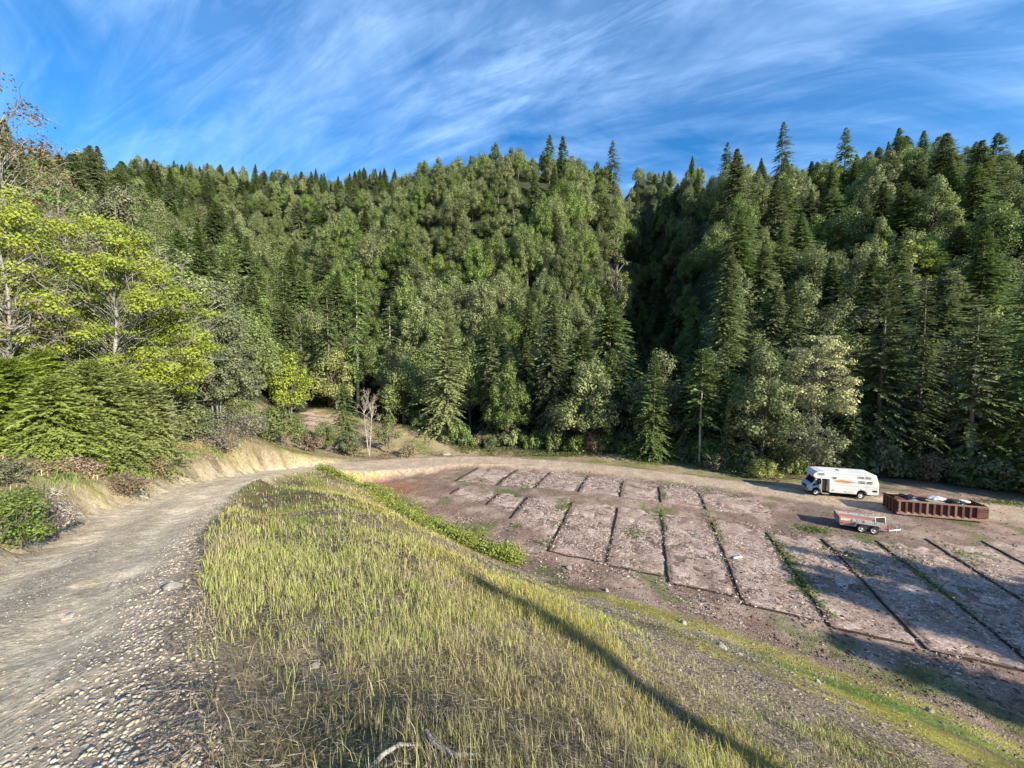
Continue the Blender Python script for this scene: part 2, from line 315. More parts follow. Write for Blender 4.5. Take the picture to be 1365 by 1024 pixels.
def terrain(x, y):
    zn = tps(np.clip(x, -60, 90), np.clip(y, -40, 75)); zf, u, de = far(x, y)
    d0 = np.interp(u, DBU, DB0)
    w = sstep(-3, 9, de - d0)
    side = np.where(x > 0, sstep(22, 46, y), 1.0)          # the right-hand hill starts beyond the lot
    z = zn * (1 - w) + zf * w
    z = np.where(x > 40, z * side + np.minimum(np.maximum(zn, 0), 6) * (1 - side), z)
    padm = (x > -22) & (y < 66) & (z < 0.6)
    z = np.where(padm & (z < 0), z * 0.05, z)
    # undulation
    far_w = sstep(40, 110, de)
    z = z + far_w * (vnoise(x, y, 1 / 38.0, 3) - 0.5) * 14
    near = sstep(0.25, 1.5, z) * (1 - far_w)
    z = z + near * ((vnoise(x, y, 0.35, 11) - 0.5) * 0.30 + (vnoise(x, y, 1.6, 12) - 0.5) * 0.14)
    z = z + (1 - far_w) * (vnoise(x, y, 4.5, 15, 2) - 0.5) * 0.05 + (1 - far_w) * (vnoise(x, y, 0.8, 16, 2) - 0.5) * 0.05
    # road bench, wheel ruts, berm on its outer edge
    s, rz, hw, ar = road_query(x, y)
    a = np.abs(s); wob = (vnoise(x, y, 0.5, 21) - 0.5) * 0.7
    k = 1 - sstep(hw * 0.95, hw + 0.9, a + wob)
    rr = rz - 0.07 * np.exp(-((a - 0.85) / 0.33) ** 2) + 0.03 * np.exp(-(s / 0.4) ** 2) + (vnoise(x, y, 1.3, 22) - 0.5) * 0.10 + (vnoise(x, y, 5.5, 23, 2) - 0.5) * 0.05
    z = z * (1 - k) + rr * k
    berm = np.exp(-((s - hw - 0.75 + wob * 0.5) / 0.34) ** 2) * sstep(24, 29, ar) * (1 - sstep(40, 46, ar)) * 0.42
    z = z + berm
    return z
def axis(lo, hi, s0, g, c=0.0):
    a = [c]
    while a[-1] < hi: a.append(a[-1] + s0 + g * abs(a[-1] - c))
    b = [c]
    while b[-1] > lo: b.append(b[-1] - s0 - g * abs(b[-1] - c))
    return np.array(b[:0:-1] + a)
GX = axis(-480, 480, 0.13, 0.0165, -1.0); GY = axis(-130, 520, 0.13, 0.0130, 2.5)
XX, YY = np.meshgrid(GX, GY); ZZ = terrain(XX, YY)
def gz(x, y):
    x = np.asarray(x, float); y = np.asarray(y, float)
    i = np.clip(np.searchsorted(GX, x) - 1, 0, len(GX) - 2); j = np.clip(np.searchsorted(GY, y) - 1, 0, len(GY) - 2)
    fx = (x - GX[i]) / (GX[i + 1] - GX[i]); fy = (y - GY[j]) / (GY[j + 1] - GY[j])
    return (1 - fx) * (1 - fy) * ZZ[j, i] + fx * (1 - fy) * ZZ[j, i + 1] + (1 - fx) * fy * ZZ[j + 1, i] + fx * fy * ZZ[j + 1, i + 1]
def gnorm(x, y, e=0.3):
    n = np.stack([-(gz(x + e, y) - gz(x - e, y)) / (2 * e), -(gz(x, y + e) - gz(x, y - e)) / (2 * e), np.ones_like(np.asarray(x, float))], -1)
    return unit(n)
# forest edge by photo column
FBU = [-250, 0, 100, 200, 260, 340, 420, 470, 550, 620, 700, 850, 950, 1000, 1060, 1180, 1300, 1365, 1500]
FBD = [20, 25, 30, 38, 46, 72, 100, 94, 84, 73, 70, 66, 58, 54, 52, 51, 46, 44, 42]
E1 = np.array((0.33, 0.944)); E2 = np.array((0.944, -0.33))      # along / across the planting beds
def bed_xy(c, s): return E1[0] * s + E2[0] * c, E1[1] * s + E2[1] * c
def zones(x, y, z):
    """albedo and stoniness of the bare ground, from where it lies"""
    s, rz, hw, ar = road_query(x, y); a = np.abs(s)
    zf, u, de = far(x, y); fb = np.interp(u, FBU, FBD)
    n1 = vnoise(x, y, 0.22, 31); n2 = vnoise(x, y, 0.7, 32); n3 = vnoise(x, y, 2.6, 33); n4 = vnoise(x, y, 0.09, 34)
    def m3(c): return np.array(c)[None, None] * np.ones(x.shape)[..., None] if x.ndim == 2 else np.array(c)[None] * np.ones(x.shape)[..., None]
    def mix(A, B, k): return A + (B - A) * np.clip(k, 0, 1)[..., None]
    slope = m3((0.115, 0.092, 0.055))
    slope = mix(slope, m3((0.30, 0.235, 0.145)), sstep(0.42, 0.62, n1) * 0.8)
    slope = mix(slope, m3((0.16, 0.15, 0.035)), sstep(0.5, 0.7, n2) * 0.7)
    slope = mix(slope, m3((0.30, 0.24, 0.17)), sstep(0.46, 0.58, vnoise(x, y, 0.3, 35) + 0.10 * sstep(9, 15, s) - 0.03) * sstep(5, 9, s - hw) * 0.9)
    slope = mix(slope, m3((0.30, 0.27, 0.06)), sstep(0.48, 0.60, vnoise(x, y, 0.24, 36)) * sstep(6, 11, y) * 0.85)
    lot = mix(m3((0.225, 0.152, 0.118)), m3((0.38, 0.285, 0.225)), sstep(0.4, 0.68, n2) * 0.7)
    lot = mix(lot, m3((0.13, 0.095, 0.075)), sstep(0.55, 0.7, n1) * 0.6)
    lot = mix(lot, m3((0.10, 0.13, 0.035)), sstep(0.62, 0.72, vnoise(x, y, 0.4, 37)) * 0.7)
    grn = np.exp(-(((x - 12.8) * 0.55 + (y - 14.2) * 0.83) / 1.0) ** 2 - (((x - 12.8) * 0.83 - (y - 14.2) * 0.55) / 4.5) ** 2); slope = mix(slope, m3((0.13, 0.19, 0.045)), grn * 1.2)
    # red dirt patch at the end of the embankment
    lot = mix(lot, m3((0.27, 0.135, 0.085)), np.exp(-(((x + 14.5) / 3.4) ** 2 + ((y - 45.5) / 2.6) ** 2)) * 1.2)
    inlot = (1 - sstep(0.15, 0.7, z)) * sstep(-26, -22, x) * (1 - sstep(-1, 2, de - fb))
    col = mix(slope, lot, inlot)
    bank = sstep(0, 1.5, -s - hw) * (1 - sstep(20, 26, ar) * 0) * (x < 0)
    colb = mix(m3((0.44, 0.345, 0.21)), m3((0.33, 0.25, 0.155)), sstep(0.4, 0.65, n2)); colb = mix(colb, m3((0.21, 0.20, 0.08)), sstep(0.55, 0.7, n1) * 0.7)
    farbank = (y > 44) & (y - 50 > -0.2 * (x + 30))
    colf = mix(m3((0.33, 0.265, 0.16)), m3((0.19, 0.19, 0.07)), sstep(0.45, 0.62, n1)); colf = mix(colf, m3((0.22, 0.15, 0.11)), sstep(0.5, 0.7, n2) * 0.6)
    col = np.where((bank > 0)[..., None], mix(col, colb, bank), col)
    beyond = sstep(0.3, 1.3, -s - hw + 0.6 * (n3 - 0.5)) * (y > 40)
    col = mix(col, colf, beyond * (x < 40))
    k = 1 - sstep(hw * 0.9, hw + 0.8, a + (n3 - 0.5) * 1.0)
    near = 1 - sstep(30, 44, ar)
    rc = mix(m3((0.61, 0.495, 0.345)), m3((0.43, 0.35, 0.255)), sstep(0.35, 0.6, np.exp(-((a - 0.85) / 0.36) ** 2) * -1 + 0.75 + (n3 - 0.5) * 0.7) * near)
    rc = mix(rc, m3((0.32, 0.235, 0.175)), sstep(60, 80, ar) * 0.7)
    col = mix(col, rc, k)
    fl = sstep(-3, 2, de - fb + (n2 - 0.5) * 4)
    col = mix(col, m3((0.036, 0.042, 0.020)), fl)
    rock = np.clip(k * (0.10 + 0.35 * sstep(0.4, 0.6, n2)) * near + (1 - k) * sstep(0.52, 0.62, vnoise(x, y, 0.3, 35)) * 0.8, 0, 1) * (1 - fl)
    road_m = k > 0.5
    lot_m = (inlot > 0.5) & ~road_m & (fl < 0.5)
    return col, rock, road_m, lot_m
def build_ground():
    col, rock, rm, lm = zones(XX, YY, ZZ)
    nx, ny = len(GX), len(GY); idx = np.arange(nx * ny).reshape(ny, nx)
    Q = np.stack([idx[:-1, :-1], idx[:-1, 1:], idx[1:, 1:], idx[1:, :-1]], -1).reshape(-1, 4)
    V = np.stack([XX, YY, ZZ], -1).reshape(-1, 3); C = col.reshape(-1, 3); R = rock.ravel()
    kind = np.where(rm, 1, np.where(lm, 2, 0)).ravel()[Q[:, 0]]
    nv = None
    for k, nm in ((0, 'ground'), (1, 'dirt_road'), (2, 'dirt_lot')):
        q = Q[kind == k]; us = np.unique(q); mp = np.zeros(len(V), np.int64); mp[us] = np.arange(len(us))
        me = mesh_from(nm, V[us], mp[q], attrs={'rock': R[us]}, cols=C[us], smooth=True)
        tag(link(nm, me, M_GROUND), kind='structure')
build_ground()

# ------------------------------------------------------------------ plant geometry
class Leaves:
    """collects leaf / needle-spray faces: each a four-cornered blade with its own direction"""
    def __init__(s): s.V = []; s.R = []
    def add(s, c, ax, nr, ln, wd, rnd, wide=0.45):
        ax = unit(ax); sd = unit(np.cross(nr, ax)); ln = np.broadcast_to(np.asarray(ln, float), (len(c),))[:, None]; wd = np.broadcast_to(np.asarray(wd, float), (len(c),))[:, None]
        nn = np.cross(ax, sd)
        v = np.stack([c, c + ax * ln * wide + sd * wd * 0.5 - nn * wd * 0.12, c + ax * ln, c + ax * ln * wide - sd * wd * 0.5 - nn * wd * 0.12], 1)
        s.V.append(v.reshape(-1, 3)); s.R.append(np.repeat(np.broadcast_to(rnd, (len(c),)), 4))
    def mesh(s, name):
        V = np.concatenate(s.V); return mesh_from(name, V, np.arange(len(V)).reshape(-1, 4), attrs={'rnd': np.clip(np.concatenate(s.R), 0, 1)})
class Tubes:
    def __init__(s): s.V = []; s.Q = []; s.n = 0
    def add(s, pts, r, sides=5):
        pts = np.asarray(pts, float); r = np.broadcast_to(np.asarray(r, float), (len(pts),))
        d = unit(np.gradient(pts, axis=0)); ref = np.where(np.abs(d[:, 2:3]) > 0.9, np.array([[1.0, 0, 0]]), np.array([[0, 0, 1.0]]))
        a = unit(np.cross(ref, d)); b = np.cross(d, a); th = np.linspace(0, 2 * np.pi, sides, endpoint=False)
        v = pts[:, None] + r[:, None, None] * (a[:, None] * np.cos(th)[None, :, None] + b[:, None] * np.sin(th)[None, :, None])
        k = len(pts); i = np.arange(k - 1)[:, None] * sides; j = np.arange(sides)[None]
        q = np.stack([i + j, i + (j + 1) % sides, i + sides + (j + 1) % sides, i + sides + j], -1).reshape(-1, 4) + s.n
        s.V.append(v.reshape(-1, 3)); s.Q.append(q); s.n += k * sides
    def mesh(s, name, smooth=True):
        return mesh_from(name, np.concatenate(s.V), np.concatenate(s.Q), smooth=smooth)
def conifer(seed, H, R, base=0.08, nb=150, ns=10, sl=0.7, sw=0.28, shape=0.85, droop=0.25, gap=0.0, up=0.35, lean=0.0, trunk_r=None, sweep=0.0, rough=0.0):
    """whorled branches carrying flat sprays; returns trunk and crown meshes"""
    g = np.random.default_rng(seed)
    tb = Tubes(); k = 9; zs = np.linspace(-0.4, H * 0.99, k); wob = np.cumsum(g.normal(0, 0.012 * H / k, (k, 2)), 0)
    tx = np.c_[wob + np.c_[lean * np.maximum(zs, 0), 0 * zs], zs]; tr = trunk_r or H * 0.013
    tb.add(tx, tr * (1 - 0.93 * np.linspace(0, 1, k)) + 0.012, 6)
    def axis_at(z): return np.stack([np.interp(z, zs, tx[:, 0]), np.interp(z, zs, tx[:, 1]), z], -1)
    f = base + (1 - base) * g.random(nb) ** 0.9
    nw = max(8, int(nb / 5)); f = np.where(g.random(nb) < 0.5, base + (np.round((f - base) / (1 - base) * nw) / nw) * (1 - base), f); f = np.clip(f, base, 0.992)
    if gap > 0:
        low = f < base + gap; keep = ~low | (g.random(nb) < 0.45); f = f[keep]
    nb = len(f); q = (f - base) / (1 - base)
    L = R * ((1 - q) ** shape * (0.72 + 0.5 * g.random(nb)) + 0.05) * np.where(q < 0.12, 0.75 + 2 * q, 1.0)
    L *= np.where(g.random(nb) < 0.08, 1.25, 1.0)
    az = g.random(nb) * 2 * np.pi; bias = 1 + 0.18 * np.cos(az - g.random() * 6.28); L *= bias * np.exp(rough * g.normal(0, 1, nb))
    el = (-0.25 + (up + 0.45) * q ** 1.3) + g.normal(0, 0.10 + 0.5 * rough, nb) - 0.10
    d = np.stack([np.cos(az) * np.cos(el), np.sin(az) * np.cos(el), np.sin(el)], -1); o = axis_at(f * H)
    lv = Leaves(); br = g.random(nb)
    for i in range(ns):
        s = np.clip(0.14 + 0.86 * (i + g.random(nb)) / ns, 0, 1.0)
        dz = -droop * L * (s ** 2) + sweep * L * np.maximum(s - 0.55, 0) ** 1.5
        p = o + d * (L * s)[:, None]; p[:, 2] += dz
        side = np.where((i + np.arange(nb)) % 2 == 0, 1, -1) * (0.95 - 0.5 * s) * (0.7 + 0.6 * g.random(nb))
        if i == ns - 1: side = side * 0.15
        ca, sa = np.cos(side), np.sin(side)
        ax = np.stack([d[:, 0] * ca - d[:, 1] * sa, d[:, 0] * sa + d[:, 1] * ca, d[:, 2] - 2 * droop * s * 0.8 + g.normal(0, 0.14, nb)], -1)
        nr = unit(np.stack([0.55 * np.cos(az) + g.normal(0, 0.42, nb), 0.55 * np.sin(az) + g.normal(0, 0.42, nb), 0.75 * np.ones(nb)], -1))
        size = sl * (0.28 + 0.72 * np.minimum(L / (0.6 * R + 1e-6), 1)) * (1.1 - 0.45 * s) * (0.75 + 0.5 * g.random(nb))
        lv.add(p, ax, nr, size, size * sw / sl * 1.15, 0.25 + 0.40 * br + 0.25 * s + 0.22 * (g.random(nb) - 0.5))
    n = 16; zz = H * (0.90 + 0.10 * g.random(n)); a2 = g.random(n) * 6.283     # leader
    lv.add(axis_at(zz - 0.1), np.stack([np.cos(a2) * 0.5, np.sin(a2) * 0.5, np.ones(n)], -1), g.normal(0, 1, (n, 3)), sl * 0.5, sw * 0.45, 0.6)
    return tb, lv
def broadleaf(seed, H, RX, base=0.25, ncl=26, per=90, ls=0.32, rc=0.30, trunk_r=None, multi=1, flat=0.75, twig=True, open_=0.0, lean=(0, 0), rnd0=0.15, top=1.0, cone=0.0):
    """trunk and limbs reaching clumps of leaves scattered through an uneven crown"""
    g = np.random.default_rng(seed); tb = Tubes(); lv = Leaves(); tr = trunk_r or H * 0.018
    cz = H * (base + 1) / 2; rz = H * (1 - base) / 2
    u = unit(g.normal(0, 1, (ncl, 3))); r = (0.35 + 0.65 * g.random(ncl) ** 0.6); cen = u * r[:, None]
    cen[:, 2] = np.where(cen[:, 2] < -0.5, cen[:, 2] * 0.7, cen[:, 2])
    taper = (1 - 0.35 * np.clip(cen[:, 2], 0, 1) * top) * (1 - cone * (cen[:, 2] - 0.0) * 0.5)
    C = np.stack([cen[:, 0] * RX * 0.86 * taper, cen[:, 1] * RX * 0.86 * taper, cz + cen[:, 2] * rz * 0.88], -1)
    C[:, 0] += lean[0] * C[:, 2]; C[:, 1] += lean[1] * C[:, 2]
    stems = []
    for m in range(multi):
        a = g.random() * 6.283; sp = 0.0 if multi == 1 else 0.28
        k = 7; t = np.linspace(0, 1, k); hh = H * (0.80 if multi == 1 else 0.62)
        pts = np.stack([np.cos(a) * sp * RX * t + lean[0] * hh * t, np.sin(a) * sp * RX * t + lean[1] * hh * t, -0.4 + (hh + 0.4) * t], -1); pts[:, :2] += np.cumsum(g.normal(0, 0.02 * RX, (k, 2)), 0)
        tb.add(pts, tr / math.sqrt(multi) * (1 - 0.85 * t) + 0.015, 6); stems.append(pts)
    for c in C:
        st = stems[g.integers(len(stems))]; zt = max(H * base * 0.7, c[2] - 0.55 * math.hypot(c[0], c[1]) - 0.05 * H)
        i = np.clip(np.interp(zt, st[:, 2], np.arange(len(st))), 0, len(st) - 1); o = np.array([np.interp(i, np.arange(len(st)), st[:, j]) for j in range(3)])
        t = np.linspace(0, 1, 5)[:, None]; mid = (o + c) / 2 + g.normal(0, 0.05 * RX, 3) + np.array([0, 0, 0.03 * H])
        tb.add((1 - t) ** 2 * o + 2 * t * (1 - t) * mid + t * t * c, tr * 0.32 * min(1.0, 50 / ncl) * (1 - 0.85 * t[:, 0]) + 0.006, 4)
        if twig:
            for q in range(4):
                e = c + g.normal(0, rc * RX * 0.8, 3); tb.add(np.stack([c * 0.85 + o * 0.15, (c + e) / 2 + g.normal(0, 0.03 * RX, 3), e]), np.array([tr * 0.12, tr * 0.08, 0.005]) + 0.003, 3)
    rr = rc * RX * (0.6 + 0.8 * g.random(ncl)); nlf = np.maximum((per * (rr / (rc * RX)) ** 2 * (1 - open_ * g.random(ncl))).astype(int), 6)
    ci = np.repeat(np.arange(ncl), nlf); n = len(ci)
    off = unit(g.normal(0, 1, (n, 3))) * (g.random(n) ** 0.45)[:, None]; off[:, 2] *= flat
    p = C[ci] + off * rr[ci][:, None]
    nr = unit(off * 1.3 + np.array([0, 0, 0.6]) + g.normal(0, 0.30, (n, 3))); ax = np.cross(nr, g.normal(0, 1, (n, 3)))
    cr = g.random(ncl); sz = ls * (0.6 + 0.8 * g.random(n))
    lv.add(p - unit(ax) * sz[:, None] * 0.5, ax, nr, sz, sz * 0.72, rnd0 + 0.5 * cr[ci] + 0.35 * g.random(n))
    return tb, lv
def plant(name, tb, lv, leafmat, barkmat, loc, rz, label, cat, group=None, stem='trunk', crown='crown'):
    r = empty(name, loc, rz); tag(r, label, cat, group)
    link(stem, tb.mesh(stem), barkmat, r); link(crown, lv.mesh(crown), leafmat, r)
    return r
def copy_tree(o, loc, rz, sc, label=None, group=None):
    r = o.copy(); COL.objects.link(r); r.location = loc; r.rotation_euler = (0, 0, rz); r.scale = sc
    if label: r['label'] = label
    if group: r['group'] = group
    for ch in o.children:
        c = ch.copy(); COL.objects.link(c); c.parent = r
    return r
def at(u, d):
    x = (u - 682.5) / F * d
    for _ in range(4):                       # the column u shifts a little with height
        z = float(gz(x, d)); x = (u - 682.5) / F * (d * math.cos(PITCH) - (z - CAMZ) * math.sin(PITCH))
    return x, d, z
def fit(u, d, vtop):
    x, y, z = at(u, d); return (x, y, z), P(u, vtop, d)[2] - z

# ------------------------------------------------------------------ trees that stand out in the photo
HERO = []     # (x, y, keep-clear radius)
def fir(label, u, d, vtop, R, seed, mat=M_FIR, bark=M_BARK, name='fir_tree', cat='fir tree', group=None, **kw):
    loc, H = fit(u, d, vtop); HERO.append((loc[0], loc[1], R * 0.8))
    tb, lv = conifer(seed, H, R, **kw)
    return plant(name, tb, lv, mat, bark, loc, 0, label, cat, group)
def leafy(label, u, d, vtop, R, seed, mat, bark=M_BARK, name='oak_tree', cat='oak tree', group=None, sink=0.0, **kw):
    loc, H = fit(u, d, vtop); HERO.append((loc[0], loc[1], R * 0.7))
    tb, lv = broadleaf(seed, H, R, **kw)
    return plant(name, tb, lv, mat, bark, (loc[0], loc[1], loc[2] - sink), 0, label, cat, group)
def build_hero_trees():
    D = dict(nb=800, ns=13, sl=0.75, sw=0.30)
    fir('broad olive fir standing in front of the central hillside', 597, 78, 398, 5.0, 101, M_OAK, base=0.02, shape=0.55, up=0.75, droop=0.1, **D)
    fir('pointed dark fir rising over the shrubs right of the broad olive fir', 735, 73, 412, 4.2, 102, base=0.03, shape=0.7, **D)
    fir('narrow fir between the broad olive fir and the pointed dark fir', 655, 80, 440, 3.3, 103, base=0.0, shape=0.8, nb=420, ns=11, sl=0.8, sw=0.34)
    fir('small lone fir on the lot edge in front of the dark ravine', 870, 60.5, 472, 4.0, 104, M_FIR, base=0.0, shape=0.9, droop=0.15, up=0.6, nb=480, ns=12, sl=0.62, sw=0.25)
    fir('thin pine with a bare lower trunk and tufted top at the mouth of the ravine', 932, 58.5, 468, 2.6, 105, M_FIR, M_PALE, 'pine_tree', 'pine tree', base=0.40, shape=0.4, gap=0.2, nb=190, ns=10, sl=0.85, sw=0.42, up=0.5, droop=0.05)
    fir('slim fir just behind the thin bare-trunked pine', 966, 62, 440, 3.0, 106, base=0.2, shape=0.7, nb=240, ns=10, sl=0.75, sw=0.3)
    fir('short young fir with pale green tips under the slim fir', 968, 56.5, 538, 1.5, 107, M_FIRB, base=0.02, nb=140, ns=9, sl=0.4, sw=0.16, cat='young fir')
    fir('little fir beside the bright green bush', 993, 53.5, 570, 1.5, 108, M_FIR, base=0.02, nb=150, ns=9, sl=0.45, sw=0.18, cat='young fir')
    fir('towering fir with swept tiers and a leaning pale trunk behind the rusty dumpster', 1290, 48.5, 412, 4.8, 109, M_FIR, M_PALE, base=0.13, shape=0.62, gap=0.3, droop=0.22, up=0.3, lean=0.0, nb=330, ns=15, sl=0.85, sw=0.30, sweep=0.25)
    fir('tall fir with long upswept boughs above the rear of the motorhome', 1168, 54.5, 352, 5.0, 110, M_FIR, base=0.16, shape=0.6, droop=0.12, up=0.45, nb=400, ns=14, sl=0.9, sw=0.33, sweep=0.3)
    fir('slender fir between the motorhome fir and the towering fir', 1222, 56, 368, 3.4, 111, M_FIR, base=0.06, shape=0.75, nb=320, ns=12, sl=0.75, sw=0.28)
    fir('young fir right behind the roof of the motorhome', 1136, 51.5, 528, 2.0, 112, M_FIR, base=0.02, shape=0.8, nb=220, ns=10, sl=0.55, sw=0.2, cat='young fir')
    fir('fir cut off by the right edge of the picture', 1362, 47, 350, 4.6, 113, M_FIR, base=0.08, shape=0.65, nb=340, ns=13, sl=0.85, sw=0.32)
    fir('tall fir on a straight pale trunk at the left foot of the hill', 346, 100, 345, 4.6, 114, M_FIR, M_PALE, base=0.14, trunk_r=0.17, shape=0.6, nb=420, ns=12, sl=0.9, sw=0.36)
    fir('second tall fir right of the straight-trunked one at the left foot', 383, 104, 352, 4.4, 115, M_FIR, M_PALE, base=0.14, trunk_r=0.17, shape=0.6, nb=420, ns=12, sl=0.9, sw=0.36)
    fir('pale-stemmed fir above the two lime shrubs', 478, 100, 352, 4.2, 116, M_FIR, M_PALE, base=0.22, shape=0.65, nb=280, ns=12, sl=0.9, sw=0.36)
    fir('fir with a thin pale stem between the lime shrubs and the broad olive fir', 522, 92, 400, 3.0, 117, M_FIR, M_PALE, base=0.4, shape=0.6, nb=150, ns=10, sl=0.85, sw=0.34)
    fir('dark bushy fir behind the lime shrubs', 440, 101, 372, 4.0, 118, M_FIR, base=0.1, shape=0.65, nb=300, ns=12, sl=0.85, sw=0.36)
    # skyline spires
    for lab, u, d, v, R, sd in [('tallest spired fir on the skyline of the right hill', 1040, 158, 163, 5.2, 121), ('spired fir on the skyline right of the tallest spire', 1125, 152, 170, 4.8, 122),
                                ('dark spire on the skyline at the head of the ravine', 815, 196, 188, 5.5, 123), ('left fir of the close dark pair on the central summit', 733, 190, 180, 4.6, 124), ('right fir of the close dark pair on the central summit', 750, 192, 182, 4.6, 125),
                                ('lopsided fir on the skyline near the right edge of the picture', 1325, 132, 178, 4.6, 126), ('fir on the skyline between the second spire and the right edge', 1205, 146, 182, 4.4, 127), ('fir spire on the skyline right of the ravine', 968, 182, 190, 5.0, 128)]:
        fir(lab, u, d, v, R, sd, base=0.06, shape=0.75, nb=230, ns=10, sl=1.1, sw=0.45)
    # broadleaved trees
    leafy('cream-flowered tree spreading over the front of the motorhome', 1085, 54, 432, 5.6, 201, M_CREAM, M_BARK, 'dogwood_tree', 'flowering tree', base=0.2, ncl=90, per=90, ls=0.28, flat=0.5, rc=0.2)
    leafy('grey-green madrone bush with whitish blossom behind the motorhome cab', 1080, 48.8, 545, 3.6, 202, M_WILLOW, M_BARK, 'madrone_bush', 'bush', base=0.05, ncl=34, per=90, ls=0.26, multi=4)
    leafy('bright leafy bush at the lot edge left of the motorhome', 1016, 50.5, 612, 2.5, 203, M_LIME, M_BARK, 'leafy_bush', 'bush', base=0.0, ncl=30, per=100, ls=0.22, multi=5)
    leafy('dull grey-green bush left of the bright leafy bush', 952, 54.5, 603, 1.7, 204, M_WILLOW, M_BARK, 'leafy_bush', 'bush', base=0.0, ncl=20, per=70, ls=0.2, multi=5)
    leafy('yellow-green shrub at the forest foot, left of the lime pair', 387, 84, 466, 5.4, 205, M_LIME, M_BARK, 'leafy_shrub', 'shrub', base=0.0, ncl=50, per=90, ls=0.42, multi=4)
    leafy('yellow-green shrub at the forest foot, right of the lime pair', 449, 98, 458, 6.8, 206, M_LIME, M_BARK, 'leafy_shrub', 'shrub', base=0.0, ncl=60, per=90, ls=0.42, multi=4)
    leafy('small lime tree shining on the dark right hillside', 1212, 86, 298, 4.2, 207, M_LIME, M_BARK, 'maple_tree', 'maple tree', base=0.2, ncl=22, per=60, ls=0.5)
    leafy('lime-topped maple deep in the right hillside left of the small lime tree', 1165, 92, 296, 3.4, 208, M_LIME, M_BARK, 'maple_tree', 'maple tree', base=0.2, ncl=16, per=40, ls=0.5)
    leafy('light green maple on the right shoulder of the central hill', 822, 120, 280, 4.6, 209, M_SHRUB, M_BARK, 'maple_tree', 'maple tree', base=0.2, ncl=22, per=70, ls=0.6)
    leafy('sunlit maple with fresh leaves beside the straight-trunked fir', 402, 110, 385, 4.2, 210, M_SHRUB, M_BARK, 'maple_tree', 'maple tree', base=0.1, ncl=40, per=70, ls=0.4)
    # left foreground
    B = dict(bark=M_LICHEN, name='maple_tree', cat='maple tree')
    leafy('big yellow-green maple with lichened limbs above the cut bank', 165, 25, 268, 6.0, 221, M_MAPLE, base=0.0, ncl=190, per=200, ls=0.145, rc=0.15, flat=0.42, trunk_r=0.20, **B)
    leafy('yellow-green maple at the left edge behind the bushy young fir', 25, 24, 225, 5.0, 222, M_MAPLE, base=0.0, ncl=150, per=190, ls=0.15, rc=0.17, flat=0.5, trunk_r=0.18, **B)
    leafy('smaller yellow-green maple leaning out beside the tall willow', 225, 29, 345, 3.6, 223, M_MAPLE, base=0.0, ncl=110, per=150, ls=0.15, rc=0.2, flat=0.55, **B)
    leafy('thin tree with bronze buds reaching into the sky at the left edge', 22, 26, 62, 4.4, 224, M_BUD, M_LICHEN, 'budding_oak', 'oak tree', base=0.4, ncl=80, per=60, ls=0.16, rc=0.2, trunk_r=0.13)
    leafy('lichen-grey oak with brown new leaves at the left edge', 28, 21, 290, 4.0, 225, M_BUD, M_LICHEN, 'budding_oak', 'oak tree', base=0.25, ncl=60, per=34, ls=0.13, rc=0.2, trunk_r=0.17)
    leafy('brownish budding oak behind the big yellow-green maple', 100, 36, 262, 5.2, 226, M_BUD, M_LICHEN, 'budding_oak', 'oak tree', base=0.2, ncl=46, per=70, ls=0.2, rc=0.22)
    leafy('tall grey-green willow at the bend of the dirt road', 292, 42, 362, 4.6, 227, M_WILLOW, M_LICHEN, 'willow_tree', 'willow tree', base=0.0, ncl=170, per=170, ls=0.22, rc=0.19, multi=4, trunk_r=0.16)
    leafy('lower willow leaning over the end of the cut bank', 322, 45, 452, 2.9, 228, M_WILLOW, M_LICHEN, 'willow_tree', 'willow tree', base=0.0, ncl=90, per=120, ls=0.2, rc=0.22, multi=4, trunk_r=0.1)
    leafy('olive oak filling the slope behind the grey-green willow', 245, 52, 315, 6.0, 229, M_OAK, M_BARK, 'oak_tree', 'oak tree', base=0.05, ncl=60, per=120, ls=0.32, rc=0.22)
    leafy('olive oak under the bronze-budded tree on the left slope', 95, 50, 205, 6.5, 230, M_OAK, M_BARK, 'oak_tree', 'oak tree', base=0.05, ncl=60, per=120, ls=0.34, rc=0.22)
    leafy('greyish oak on the left slope above the big maple', 170, 56, 232, 6.0, 231, M_WILLOW, M_BARK, 'oak_tree', 'oak tree', base=0.05, ncl=60, per=110, ls=0.34, rc=0.22)
    YF = dict(base=0.0, shape=0.6, up=0.45, droop=0.15, nb=900, ns=18, sl=0.27, sw=0.095, rough=0.24, mat=M_FIRB, cat='young fir')
    fir('bushy bright green young fir under the big maple', 130, 19.5, 484, 2.5, 141, **YF)
    fir('bushy young fir at the left edge below the lichened oak', 20, 17.5, 482, 2.2, 142, **YF)
    fir('short young fir at the right end of the bushy fir row', 205, 22.5, 510, 1.7, 143, **YF)
    fir('low young fir between the two bushy firs', 72, 16.8, 505, 1.9, 144, **YF)
    fir('young fir with a ragged top behind the bushy fir row', 168, 21.5, 494, 1.8, 146, **YF)
    fir('ragged young fir rising behind the left bushy fir', 60, 20.5, 468, 1.9, 147, **YF)
